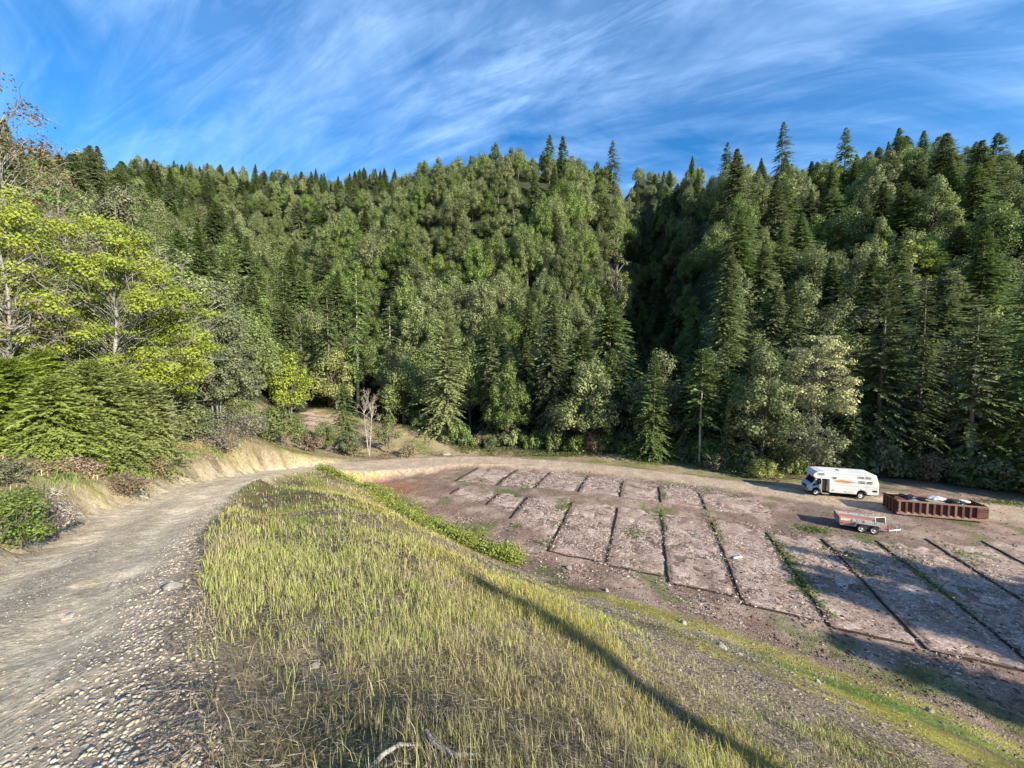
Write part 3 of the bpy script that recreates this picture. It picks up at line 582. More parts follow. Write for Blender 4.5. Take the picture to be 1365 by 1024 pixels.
    for k, (lab, u, d, vt, R, m) in enumerate([('leafy grey-green bush under the tall willow, nearest the road', 270, 33, 548, 1.9, M_WILLOW), ('green bush between the short young fir and the tall willow', 240, 30, 520, 2.0, M_SHRUB), ('olive bush behind the end of the cut bank', 318, 43, 530, 2.2, M_OAK),
                                     ('pale bush below the lower willow', 340, 44.5, 548, 1.7, M_WILLOW), ('dark olive bush in the shade under the big maple', 185, 29, 500, 2.6, M_OAK), ('olive bush in the shade behind the bushy fir row', 100, 27, 470, 3.0, M_OAK), ('green bush by the road bend, left of the dark young fir', 435, 59, 556, 2.0, M_SHRUB), ('grey-green bush by the road bend below the white sapling', 470, 58.5, 572, 1.8, M_WILLOW)]):
        leafy(lab, u, d, vt, R, 260 + k, m, M_BARK, 'leafy_bush', 'bush', base=0.0, ncl=36, per=110, ls=0.17, multi=4)
    # by the upper plot
    fir('dark young fir beside the bare white sapling', 462, 63, 512, 3.0, 145, M_FIR, base=0.0, shape=0.6, nb=420, ns=11, sl=0.55, sw=0.22, cat='young fir')
    leafy('round green shrub at the road bend by the small upper plot', 378, 49, 532, 3.0, 241, M_SHRUB, M_BARK, 'leafy_shrub', 'shrub', base=0.0, ncl=34, per=90, ls=0.25, multi=4)
    leafy('olive shrub left of the round one at the road bend', 350, 48, 540, 2.4, 242, M_WILLOW, M_BARK, 'leafy_shrub', 'shrub', base=0.0, ncl=26, per=80, ls=0.25, multi=4)
    leafy('low brownish shrub at the foot of the small upper plot', 415, 53, 575, 1.8, 243, M_DRYB, M_BARK, 'dry_shrub', 'shrub', base=0.0, ncl=22, per=90, ls=0.2, multi=4)
    leafy('bare white-stemmed sapling with few leaves at the road bend', 492, 62.5, 512, 2.7, 244, M_BUD, M_PALE, 'bare_sapling', 'sapling', base=0.12, ncl=50, per=9, ls=0.2, rc=0.2, trunk_r=0.11, multi=2)
    leafy('leafy shrub right behind the white-stemmed sapling', 518, 66, 535, 2.9, 245, M_SHRUB, M_BARK, 'leafy_shrub', 'shrub', base=0.0, ncl=26, per=70, ls=0.25, multi=4)
build_hero_trees()
# off-frame trees on the right whose shade falls over the lot and the slope
def build_shade_trees():
    spots = [(46.5, 3.5, 15), (51.5, 4.5, 16.5), (45, 6, 14), (49, 9, 13), (38, 2.5, 11.5), (42, -2, 14), (47, 1.5, 15.5), (52.5, -1.5, 18), (57, 3.5, 17), (50, -7.5, 16), (60, -6.5, 19), (45, -10.5, 14), (63, 1, 16), (54, -13, 17), (40, -15.5, 12), (59.5, 41, 16), (64, 37, 17), (68, 32, 18), (73, 28, 19), (65, 43, 20), (71, 38, 21)]
    proto = None
    for i, (x, y, H) in enumerate(spots):
        if proto is None or i in (3,):
            tb, lv = conifer(301 + i, 16, 3.6, base=0.04, shape=0.6, nb=300, ns=11, sl=0.8, sw=0.36)
            proto = plant('fir_tree', tb, lv, M_FIR, M_BARK, (x, y, float(gz(x, y))), i * 1.3, 'fir standing outside the picture to the right of the lot', 'fir tree', 'firs outside the picture on the right'); proto.scale = (1, 1, H / 16)
        else: copy_tree(proto, (x, y, float(gz(x, y))), i * 1.3, (1, 1, H / 16))
    # thin dead tree behind the photographer's right, its shadow crosses the grass slope
    tb = Tubes(); x, y = 22.9, -12.2; z = float(gz(x, y)); H = 23.5 - z; t = np.linspace(0, 1, 8)
    tb.add(np.stack([0.3 * t, 0 * t, -0.4 + (H + 0.4) * t], -1), 0.50 * (1 - 0.5 * t), 10)
    g = np.random.default_rng(5)
    for k in range(34):
        f = 0.35 + 0.63 * g.random(); a = g.random() * 6.28; L = 0.5 + 0.7 * g.random(); p = np.array([0.3 * f, 0, H * f]); e = np.array([math.cos(a), math.sin(a), 0.1]) * L
        tb.add(np.stack([p, p + e * 0.5 + [0, 0, 0.1], p + e]), (0.06, 0.045, 0.01), 4)
    tag(link('dead_tree', tb.mesh('dead_tree'), M_BARK), 'bare dead tree outside the picture behind the right side', 'dead tree').location = (x, y, z)
build_shade_trees()

# ------------------------------------------------------------------ forest on the hillsides
def forest_points():
    g = np.random.default_rng(21); pts = []; cell = {}
    # candidates in photo-column / depth space, thinned to an uneven spacing
    n = 40000; u = g.uniform(-90, 1490, n); d = np.sqrt(g.uniform(24 ** 2, 330 ** 2, n))
    fb = np.interp(u, FBU, FBD); ridge = np.interp(u, HU, [max(q[0] for q in HT[k] if q[1] == min(w[1] for w in HT[k])) for k in HU])
    ok = (d > fb + 1.0) & (d < ridge + 22); u, d = u[ok], d[ok]; x = (u - 682.5) / F * d; z = gz(x, d)
    order = np.argsort(d + g.normal(0, 8, len(d)))
    for i in order:
        r = (4.5 + 0.012 * min(d[i], 150)) * (0.8 if d[i] > 185 and u[i] < 560 else 1.0); cx, cy = int(x[i] // 8), int(d[i] // 8); bad = False
        for a in (-1, 0, 1):
            for b in (-1, 0, 1):
                for (px, py) in cell.get((cx + a, cy + b), ()):
                    if (px - x[i]) ** 2 + (py - d[i]) ** 2 < r * r: bad = True; break
                if bad: break
            if bad: break
        if bad or any((hx - x[i]) ** 2 + (hy - d[i]) ** 2 < (hr + 2.0) ** 2 for hx, hy, hr in HERO): continue
        cell.setdefault((cx, cy), []).append((x[i], d[i])); pts.append((u[i], d[i], x[i], z[i], d[i] / np.interp(u[i], HU, ridge_u)))
    return pts
ridge_u = [max(q[0] for q in HT[k] if q[1] == min(w[1] for w in HT[k])) for k in HU]
FPTS = forest_points()
LAND = [(-60, 'past the left edge'), (45, 'above the lichened oak'), (120, 'above the bushy young fir'), (190, 'above the big maple'), (262, 'above the tall willow'), (320, 'above the cut bank end'),
        (365, 'above the straight-trunked fir'), (415, 'above the upper plot'), (462, 'above the lime shrubs'), (510, 'above the white sapling'), (555, 'left of the broad fir'), (605, 'above the broad fir'),
        (655, 'above the narrow fir'), (700, 'right of the narrow fir'), (745, 'above the pointed fir'), (795, 'right of the pointed fir'), (850, 'in the dark ravine'), (905, 'right of the lone fir'),
        (955, 'above the thin pine'), (1005, 'above the bright bush'), (1055, 'left of the cream-flowered tree'), (1100, 'above the cream-flowered tree'), (1150, 'above the motorhome'), (1205, 'above the slender fir'), (1255, "above the dumpster's left half"), (1300, 'above the towering fir'), (1350, 'along the right edge'), (1420, 'past the right edge')]
LEVEL = ['at the forest foot', 'just above the forest foot', 'low on the hill', 'on the lower slope', 'halfway up', 'on the upper slope', 'just under the ridge', 'on the skyline']
def build_forest():
    g = np.random.default_rng(33)
    FV = []
    for i, (H, R, sh, up) in enumerate([(17, 5.0, 0.88, 0.4), (18, 4.5, 0.98, 0.3), (16, 5.4, 0.80, 0.5), (18, 4.2, 0.9, 0.35), (15, 5.0, 0.72, 0.7)]):
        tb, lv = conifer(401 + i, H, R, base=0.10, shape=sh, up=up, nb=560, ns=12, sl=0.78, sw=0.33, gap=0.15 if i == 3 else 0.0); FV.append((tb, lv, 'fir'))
    OV = []
    for i, (H, R, b, t) in enumerate([(13, 4.6, 0.02, 1.2), (14, 4.2, 0.02, 1.5), (12, 5.2, 0.05, 0.9), (15, 3.9, 0.02, 1.6), (12.5, 5.0, 0.08, 1.1)]):
        tb, lv = broadleaf(431 + i, H, R, base=b, ncl=100, per=130, ls=0.27, rc=0.205, flat=1.15, twig=False, top=t, cone=0.42); OV.append((tb, lv, 'oak'))
    items = []
    for (u, d, x, z, rel) in FPTS:
        # kind by place: evergreens on the right, the ravine and the left skyline; rounder oaks and madrones on the central hill
        if u < 280: pf = 0.15 + 0.45 * (rel > 0.75)
        elif u < 540: pf = 0.22 + 0.5 * (rel > 0.88) + 0.15 * (rel < 0.55)
        elif u < 850: pf = 0.07 + 0.30 * (rel < 0.55)
        else: pf = 0.50 - 0.18 * (rel > 0.5)
        isf = g.random() < pf
        if u < 235 and d < 75: isf = False
        sc = (0.95 + 0.6 * g.random()) * (1.0 if rel > 0.6 else 1.05); sc *= 0.72 if (d > 185 and u < 560) else 0.8 if (845 < u < 950 and d > 75) else 1.0
        hs = (0.82 + 0.32 * g.random()); v = int(g.integers(5)); H = (20 if isf else 15) * sc * hs
        if u > 700 and d < 65: sc *= 0.85
        if u < 235 and d < 75: sc *= 0.62
        if rel > 0.88: sc *= 0.60 if isf else 0.74
        items.append([u, d, x, z, rel, isf, sc, hs, v, g.random() * 6.28])
    # visible size: what still shows above the trees standing in front
    hor = np.full(1800, 2000.0); vis = np.zeros(len(items))
    for i in sorted(range(len(items)), key=lambda k: items[k][1]):
        u, d, x, z, rel, isf, sc, hs, v, rz = items[i]; H = (20 if isf else 15) * sc * hs; w = (3.6 if isf else 4.2) * sc / d * F
        uu, vt = proj(x, d, z + H * 0.97); _, vb = proj(x, d, z); a, b = int(np.clip(uu - w * 0.6 + 200, 0, 1799)), int(np.clip(uu + w * 0.6 + 200, 1, 1800))
        if b <= a or uu < -20 or uu > 1385: continue
        seen = np.maximum(np.minimum(hor[a:b], vb) - vt, 0); vis[i] = seen.sum(); hor[a:b] = np.minimum(hor[a:b], vt + 0.12 * (vb - vt))
    order = np.argsort(-vis); single = {True: [], False: []}
    rest = []
    for i in order:
        L = single[items[i][5]]
        if len(L) < (256 if items[i][5] else 294) and vis[i] > 12: L.append(i)
        else: rest.append(i)
    # individual trees, each with a label of its own
    groups = {}
    tonew = {True: ['blue-green', 'dark green', 'mid-green', 'olive green', 'yellowish green'], False: ['grey-green', 'olive', 'dusky green', 'mid-green', 'sage green']}
    recs = []
    for isf in (True, False):
        for i in single[isf]:
            u, d, x, z, _, isf_, sc, hs, v, rz = items[i]; H = (20 if isf else 15) * sc * hs; uu, vt = proj(x, d, z + H); vb = np.interp(uu, [0, 250, 400, 640, 850, 1060, 1180, 1365], [590, 570, 540, 600, 600, 640, 650, 690]); vr = np.interp(uu, [0, 100, 250, 400, 530, 640, 740, 850, 950, 1040, 1180, 1365], [180, 190, 205, 228, 212, 190, 186, 215, 208, 190, 188, 185])
            lv_ = (vb - vt) / (vb - vr); lev = 7 if lv_ > 0.955 else int(np.clip(lv_ * 7.6, 0, 6))
            land = min(LAND, key=lambda q: abs(q[0] - uu))[1]
            shp = ('tall' if hs > 1.12 else 'short' if hs < 0.93 else '') if True else ''
            shp2 = {0: 'full', 1: 'narrow', 2: 'broad', 3: 'thin', 4: 'dense'}[v] if isf else {0: 'round', 1: 'egg-shaped', 2: 'spreading', 3: 'narrow', 4: 'open'}[v]
            recs.append([i, isf, uu, (shp + ' ' + shp2).strip(), lev, land]); groups.setdefault((isf, (shp + ' ' + shp2).strip(), lev, land), []).append(recs[-1])
    labels = {}
    for (isf, shp, lev, land), L in groups.items():
        L.sort(key=lambda r: r[2]); nm = 'fir' if isf else 'oak'
        for k, r in enumerate(L):
            pre = [''] if len(L) == 1 else ['left ', 'right '] if len(L) == 2 else ['left ', 'middle ', 'right '] if len(L) == 3 else [q + ' from left ' for q in ('first', 'second', 'third', 'fourth', 'fifth', 'sixth')]
            labels[r[0]] = f'{pre[min(k, len(pre) - 1)]}{shp} {nm} {LEVEL[lev]}, {land}'
    protos = {}
    for isf, VAR in ((True, FV), (False, OV)):
        nm = 'fir_tree' if isf else 'oak_tree'; cat = 'fir tree' if isf else 'oak tree'
        for i in single[isf]:
            u, d, x, z, rel, _, sc, hs, v, rz = items[i]; loc = (x, d, z - 0.3); sca = (sc, sc, sc * hs); grp = 'firs of the hillside forest' if isf else 'oaks of the hillside forest'
            if (isf, v) not in protos:
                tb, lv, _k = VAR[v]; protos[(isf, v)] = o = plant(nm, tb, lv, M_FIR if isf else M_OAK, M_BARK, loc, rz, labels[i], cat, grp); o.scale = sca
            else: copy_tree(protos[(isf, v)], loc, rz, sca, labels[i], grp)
    # the rest reads as one mass
    V = []; R = []; cache = {}
    for i in rest:
        u, d, x, z, rel, isf, sc, hs, v, rz = items[i]
        if (isf, v) not in cache:
            lv = (FV if isf else OV)[v][1]; vv = np.concatenate(lv.V).reshape(-1, 4, 3); rr = np.concatenate(lv.R).reshape(-1, 4); st = 3
            c = vv.mean(1, keepdims=True); vv = c + (vv - c) * 1.6; cache[(isf, v)] = (vv[::st].reshape(-1, 3), rr[::st].ravel())
        vv, rr = cache[(isf, v)]; c, s = math.cos(rz), math.sin(rz)
        V.append(np.stack([(vv[:, 0] * c - vv[:, 1] * s) * sc + x, (vv[:, 0] * s + vv[:, 1] * c) * sc + d, vv[:, 2] * sc * hs + z - 0.3], -1)); R.append(rr * 0.8 + g.normal(0, 0.15))
    V = np.concatenate(V); me = mesh_from('forest', V, np.arange(len(V)).reshape(-1, 4), attrs={'rnd': np.clip(np.concatenate(R), 0, 1)})
    tag(link('forest', me, M_OAK), 'unbroken mass of trees filling the hillsides between the single trees', 'forest', kind='stuff')
    print('forest', len(items), len(single[True]), len(single[False]), len(rest))
build_forest()

# ------------------------------------------------------------------ brush, undergrowth and small plants
def build_brush():
    K = dict(base=0.0, multi=4, flat=0.8)
    S = [  # label, u, d, vtop, R, mat, bark, kind, cat, ncl, per, ls
        ('heap of grey dead branches on the end of the cut bank', 300, 33, 552, 2.3, M_GREYB, M_GREYB, 'dead_brush', 'brush', 40, 12, 0.16),
        ('grey leafless brush under the tall willow', 325, 39, 530, 2.4, M_GREYB, M_GREYB, 'dead_brush', 'brush', 40, 14, 0.16),
        ('rust-brown dry bush on the cut bank by the road', 165, 16.5, 628, 1.15, M_DRYB, M_GREYB, 'dry_bush', 'bush', 30, 90, 0.085),
        ('brown dry bush at the top of the cut bank', 100, 16.2, 607, 1.0, M_DRYB, M_GREYB, 'dry_bush', 'bush', 24, 70, 0.085),
        ('reddish twiggy bush further along the cut bank', 212, 21.5, 608, 1.1, M_DRYB, M_GREYB, 'dry_bush', 'bush', 24, 40, 0.085),
        ('small purple-brown twig bush below the fir row', 195, 22.5, 592, 0.9, M_GREYB, M_GREYB, 'dry_bush', 'bush', 22, 30, 0.085),
        ('bright green shrub at the left edge of the road verge', 18, 9.6, 640, 0.95, M_SHRUB, M_BARK, 'leafy_shrub', 'shrub', 36, 150, 0.055),
        ('grey twiggy shrub right of the verge shrub', 72, 11.2, 643, 0.6, M_GREYB, M_GREYB, 'dry_bush', 'bush', 26, 60, 0.06),
        ('grey-green shrub at the left edge above the verge shrub', 0, 12.5, 610, 0.9, M_WILLOW, M_BARK, 'leafy_shrub', 'shrub', 30, 110, 0.07),
        ('tan bush between the two bushy firs and the verge', 40, 14.2, 612, 1.0, M_DRYB, M_GREYB, 'dry_bush', 'bush', 26, 70, 0.08),
        ('purplish brush right of the white-stemmed sapling', 545, 63.5, 590, 1.8, M_DRYB, M_GREYB, 'dry_bush', 'bush', 24, 40, 0.2),
        ('dark brush below the white-stemmed sapling', 440, 61, 585, 1.6, M_GREYB, M_GREYB, 'dry_bush', 'bush', 24, 50, 0.18),
        ('grey-green shrub at the junction of the road, left of the dark young fir', 405, 60.5, 572, 1.8, M_WILLOW, M_BARK, 'leafy_shrub', 'shrub', 24, 60, 0.22)]
    for k, (lab, u, d, vt, R, m, b, nm, cat, ncl, per, ls) in enumerate(S):
        leafy(lab, u, d, vt, R, 501 + k, m, b, nm, cat, None, ncl=ncl, per=per, ls=ls, rc=0.32, sink=0.12, **K)
build_brush()
def build_undergrowth():
    """shrubs along the foot of the forest, each a plant of its own"""
    g = np.random.default_rng(61); protos = {}
    kinds = [('bramble_bush', M_SHRUB, 'green bramble'), ('leafy_shrub', M_WILLOW, 'grey-green shrub'), ('dry_bush', M_DRYB, 'brown dry bush'), ('leafy_shrub', M_OAK, 'dark leafy shrub')]
    us = [548, 562, 580, 596, 612, 626, 640, 655, 668, 684, 700, 716, 735, 752, 770, 788, 806, 826, 846, 890, 908, 925, 940, 980, 1040, 1062, 1110, 1150, 1176, 1196, 1216, 1238, 1258, 1280, 1302, 1324, 1344, 1362, 560, 600, 645, 690, 740, 800, 835, 900, 960, 1055, 1205, 1250, 1330]
    n_side = {}
    for i, u in enumerate(us):
        row = 1 if i < 38 else 2
        k = int(g.choice(4, p=[0.42, 0.22, 0.12, 0.24])) if u < 1170 else int(g.choice(4, p=[0.3, 0.3, 0.1, 0.3]))
        d = float(np.interp(u, FBU, FBD)) - 0.5 + g.random() * 2 + (row - 1) * 2.5; x, y, z = at(u, d); sc = (0.8 + 0.6 * g.random()); tall = 0.8 + 0.8 * g.random()
        nm, mat, word = kinds[k]
        near = 'the forest foot left of the lone fir' if u < 860 else 'the forest foot by the ravine' if u < 950 else 'the lot edge beside the motorhome' if u < 1170 else 'the lot edge behind the dumpster'
        spots = [(560, 'below the broad fir, left'), (600, 'below the broad olive fir'), (640, 'below the narrow fir'), (685, 'right of the narrow fir'), (735, 'below the pointed dark fir'), (790, 'where the central hill meets the lot'), (840, 'left of the lone fir'), (900, 'right of the lone fir'), (945, 'by the dull grey-green bush'), (985, 'by the little fir'), (1050, 'by the motorhome cab'), (1110, 'behind the motorhome roof'), (1160, 'behind the motorhome rear'), (1200, 'behind the dumpster, left end'), (1245, 'behind the middle of the dumpster'), (1290, 'below the towering fir'), (1330, 'behind the dumpster, right end'), (1365, 'at the right edge of the picture')]
        sp = min(spots, key=lambda q: abs(q[0] - u))[1]; size = 'tall' if tall > 1.3 else 'low' if tall < 1.0 else 'mid-sized'
        key = (size, word, sp, row); n_side[key] = n_side.get(key, 0) + 1
        lab = f"{'second ' if n_side[key] > 1 else ''}{size} {word} {'in the back row' if row == 2 else 'on the lot edge'} {sp}"
        if k not in protos:
            tb, lv = broadleaf(601 + k, 2.4, 1.9, base=0.0, ncl=26, per=60, ls=0.26 if k != 2 else 0.2, rc=0.32, multi=4, flat=0.9)
            protos[k] = plant(nm, tb, lv, mat, M_BARK, (x, y, z - 0.15), g.random() * 6, lab, 'bush', 'bushes along the forest foot'); protos[k].scale = (sc, sc, sc * tall)
        else: copy_tree(protos[k], (x, y, z - 0.15), g.random() * 6, (sc, sc, sc * tall), lab)
build_undergrowth()
def mixc(a, b, k): return a + (b - a) * k[:, None]
def build_grass():
    g = np.random.default_rng(71)
    def scatter(n, r0, r1, pw, a0=-1.12, a1=1.02):
        r = (r0 ** pw + g.random(n) * (r1 ** pw - r0 ** pw)) ** (1 / pw); a = g.uniform(a0, a1, n); return np.sin(a) * r, np.cos(a) * r, r
    x1, y1, r1 = scatter(34000, 1.0, 12, 1.05); x2, y2, r2 = scatter(46000, 6, 50, 0.9)
    def tuft(x, y, r, k, sp):
        x = np.repeat(x, k) + g.normal(0, 1, len(x) * k) * sp * (1 + 0.05 * np.repeat(r, k)); y = np.repeat(y, k) + g.normal(0, 1, len(y) * k) * sp * (1 + 0.05 * np.repeat(r, k)); return x, y, np.hypot(x, y)
    x1, y1, r1 = tuft(x1, y1, r1, 7, 0.045); x2, y2, r2 = tuft(x2, y2, r2, 5, 0.07)
    x, y, r = np.r_[x1, x2], np.r_[y1, y2], np.r_[r1, r2]
    z = gz(x, y); s, rz, hw, ar = road_query(x, y)
    zf, u, de = far(x, y); fb = np.interp(u, FBU, FBD)
    n1 = vnoise(x, y, 0.30, 72); n2 = vnoise(x, y, 1.1, 73); n3 = vnoise(x, y, 0.3, 35); n4 = vnoise(x, y, 0.24, 36)
    right = (s > hw + 0.25 + 0.5 * (n2 - 0.5)) & (z > 0.3) & ~((x * 0.33 + y * 0.944 > 33) & (x > -14)); leftv = (s < -hw - 0.35 - 0.5 * n2) & (x < 0)
    scree = sstep(0.46, 0.58, n3 + 0.10 * sstep(9, 15, s) - 0.03) * sstep(5, 9, s - hw)
    dens = np.where(right, (0.22 + 0.85 * sstep(0.34, 0.60, n2 * 0.6 + n1 * 0.4)) * (1 - 0.92 * scree) * np.where(r < 4, 0.55, 1) * (0.3 + 0.7 * sstep(0.36, 0.5, vnoise(x, y, 0.9, 79))) * (1 - 0.7 * (1 - sstep(0.5, 1.6, s - hw)) * (1 - sstep(5, 8, r))) * (1 - 0.45 * sstep(8, 14, s - hw)), 0) + np.where(leftv, 0.75 * sstep(0.40, 0.58, n2) + 0.22, 0) + np.where(right, 0.7 * np.exp(-(((x - 12.8) * 0.55 + (y - 14.2) * 0.83) / 1.1) ** 2 - (((x - 12.8) * 0.83 - (y - 14.2) * 0.55) / 4.5) ** 2), 0)
    dens *= np.where(right, np.where(z < 1.2, 0.75, 1), 1)
    ok = (g.random(len(x)) < dens) & (de < fb)
    x, y, r, z, n1, n2, n3, n4, right, s, hw, ar, scree = [q[ok] for q in (x, y, r, z, n1, n2, n3, n4, right, s, hw, ar, scree)]
    n = len(x)
    crest = np.exp(-((s - 2.4 - hw) / 1.0) ** 2) * sstep(24, 30, ar)
    hgt = (0.05 + 0.21 * g.random(n) ** 1.5) * (0.5 + 0.9 * n2) * (1 - 0.45 * sstep(7, 13, s - hw)) * np.where(right, 1, 1.5)
    tall = (g.random(n) < 0.10) & (r < 14); hgt = np.where(tall, hgt * 1.5, hgt)
    wid = np.maximum(0.0034, 0.00115 * r) * (0.7 + 0.7 * g.random(n))
    az = g.random(n) * 6.283; lean = 0.10 + 0.75 * g.random(n) ** 1.6
    dx, dy = np.cos(az) * lean, np.sin(az) * lean; ft = az + 1.57 + g.normal(0, 0.5, n); sx, sy = np.cos(ft) * wid * 0.5, np.sin(ft) * wid * 0.5
    b = np.stack([x, y, z - 0.02], -1); m = b + np.stack([dx * hgt * 0.35, dy * hgt * 0.35, hgt * 0.58], -1); t = b + np.stack([dx * hgt, dy * hgt, hgt * (1 - 0.25 * lean)], -1); sd = np.stack([sx, sy, 0 * sx], -1)
    V = np.stack([b - sd, b + sd, m + sd * 0.8, m - sd * 0.8, t], 1).reshape(-1, 3)
    base = np.arange(n)[:, None] * 5; Q = base + np.array([[0, 1, 2, 3]]); T = base + np.array([[3, 2, 4]])
    def C(*c): return np.tile(np.array(c, float), (n, 1))
    col = mixc(C(0.15, 0.24, 0.055), C(0.39, 0.43, 0.11), sstep(0.38, 0.62, n1))
    dry = sstep(0.45, 0.68, vnoise(x, y, 0.5, 76)); col = mixc(col, C(0.40, 0.325, 0.20), dry * (0.45 + 0.5 * (g.random(n) < 0.55)))
    col = mixc(col, C(0.46, 0.43, 0.07), np.maximum(sstep(0.48, 0.6, n4) * sstep(7, 12, y), np.exp(-((s - hw - 6.2 - 2 * (n2 - 0.5)) / 1.7) ** 2)) * 0.8)
    col = mixc(col, C(0.15, 0.25, 0.04), crest * 0.8)
    col = mixc(col, C(0.24, 0.15, 0.10), ((g.random(n) < 0.22)).astype(float) * 0.8)
    col = mixc(col, C(0.47, 0.39, 0.26), ((g.random(n) < 0.30)).astype(float) * 0.8)
    grn = np.exp(-(((x - 12.8) * 0.55 + (y - 14.2) * 0.83) / 1.1) ** 2 - (((x - 12.8) * 0.83 - (y - 14.2) * 0.55) / 4.5) ** 2); col = mixc(col, C(0.16, 0.27, 0.05), grn)
    lft = (~right).astype(float); verge = lft * np.exp(-((s + hw + 1.3) / 0.9) ** 2) * sstep(0.42, 0.6, n2); col = mixc(col, np.where((g.random(n) < 0.5)[:, None], C(0.58, 0.46, 0.28), C(0.26, 0.19, 0.11)), lft * 0.85); col = mixc(col, C(0.17, 0.26, 0.06), verge)
    low = (r < 4.2) & right; col = mixc(col, C(0.20, 0.16, 0.11), (low & (g.random(n) < 0.45)).astype(float) * 0.8)
    col *= (0.75 + 0.5 * g.random(n))[:, None]
    me = mesh_from('grass', V, Q, T, cols=np.repeat(col, 5, 0)); tag(link('grass', me, M_BLADE), 'thin yellow-green grass with dry stems over the slope and verges', 'grass', kind='stuff')
    # matted dry litter lying between the stems
    x, y, r = scatter(120000, 0.9, 16, 1.0); z = gz(x, y); s, rz, hw, ar = road_query(x, y); ok = (s > hw + 0.05) & (z > 0.2) | ((s < -hw - 0.2) & (g.random(len(x)) < 0.5)); x, y, r, z = x[ok], y[ok], r[ok], z[ok]; n = len(x)
    az = g.random(n) * 6.283; ln = 0.05 + 0.10 * g.random(n); w = np.maximum(0.006, 0.0016 * r); nr = gnorm(x, y); ax = np.stack([np.cos(az), np.sin(az), 0.25 * g.normal(0, 1, n)], -1); ax = ax - nr * (ax * nr).sum(1, keepdims=True) * 0.8
    lv = Leaves(); lv.add(np.stack([x, y, z + 0.015 + 0.02 * g.random(n)], -1), ax, nr + g.normal(0, 0.4, (n, 3)), ln, w, 0.5)
    col = np.where((g.random(n) < 0.5)[:, None], np.array([[0.40, 0.34, 0.26]]), np.array([[0.17, 0.13, 0.10]])) * (0.7 + 0.6 * g.random(n))[:, None]
    V = np.concatenate(lv.V); me = mesh_from('dry_litter', V, np.arange(len(V)).reshape(-1, 4), cols=np.repeat(col, 4, 0)); tag(link('dry_litter', me, M_BLADE), 'dead stalks and leaf litter matted between the grass stems', 'litter', kind='stuff')
build_grass()
def leafy_cover(name, label, X, Y, hgt, ls, mat, seed, cat):
    g = np.random.default_rng(seed); n = len(X); h = hgt * g.random(n) ** 1.3; z = gz(X, Y) + h
    nr = unit(np.stack([g.normal(0, 0.6, n), g.normal(0, 0.6, n), np.ones(n)], -1)); ax = np.stack([g.normal(0, 1, n), g.normal(0, 1, n), g.normal(0, 0.4, n)], -1)
    lv = Leaves(); sz = ls * (0.6 + 0.9 * g.random(n)); lv.add(np.stack([X, Y, z], -1), ax, nr, sz, sz * 0.7, 0.15 + 0.7 * vnoise(X, Y, 1.2, seed) * (0.6 + 0.4 * h / np.max(hgt)) + 0.25 * g.random(n))
    tag(link(name, lv.mesh(name), mat), label, cat, kind='stuff')
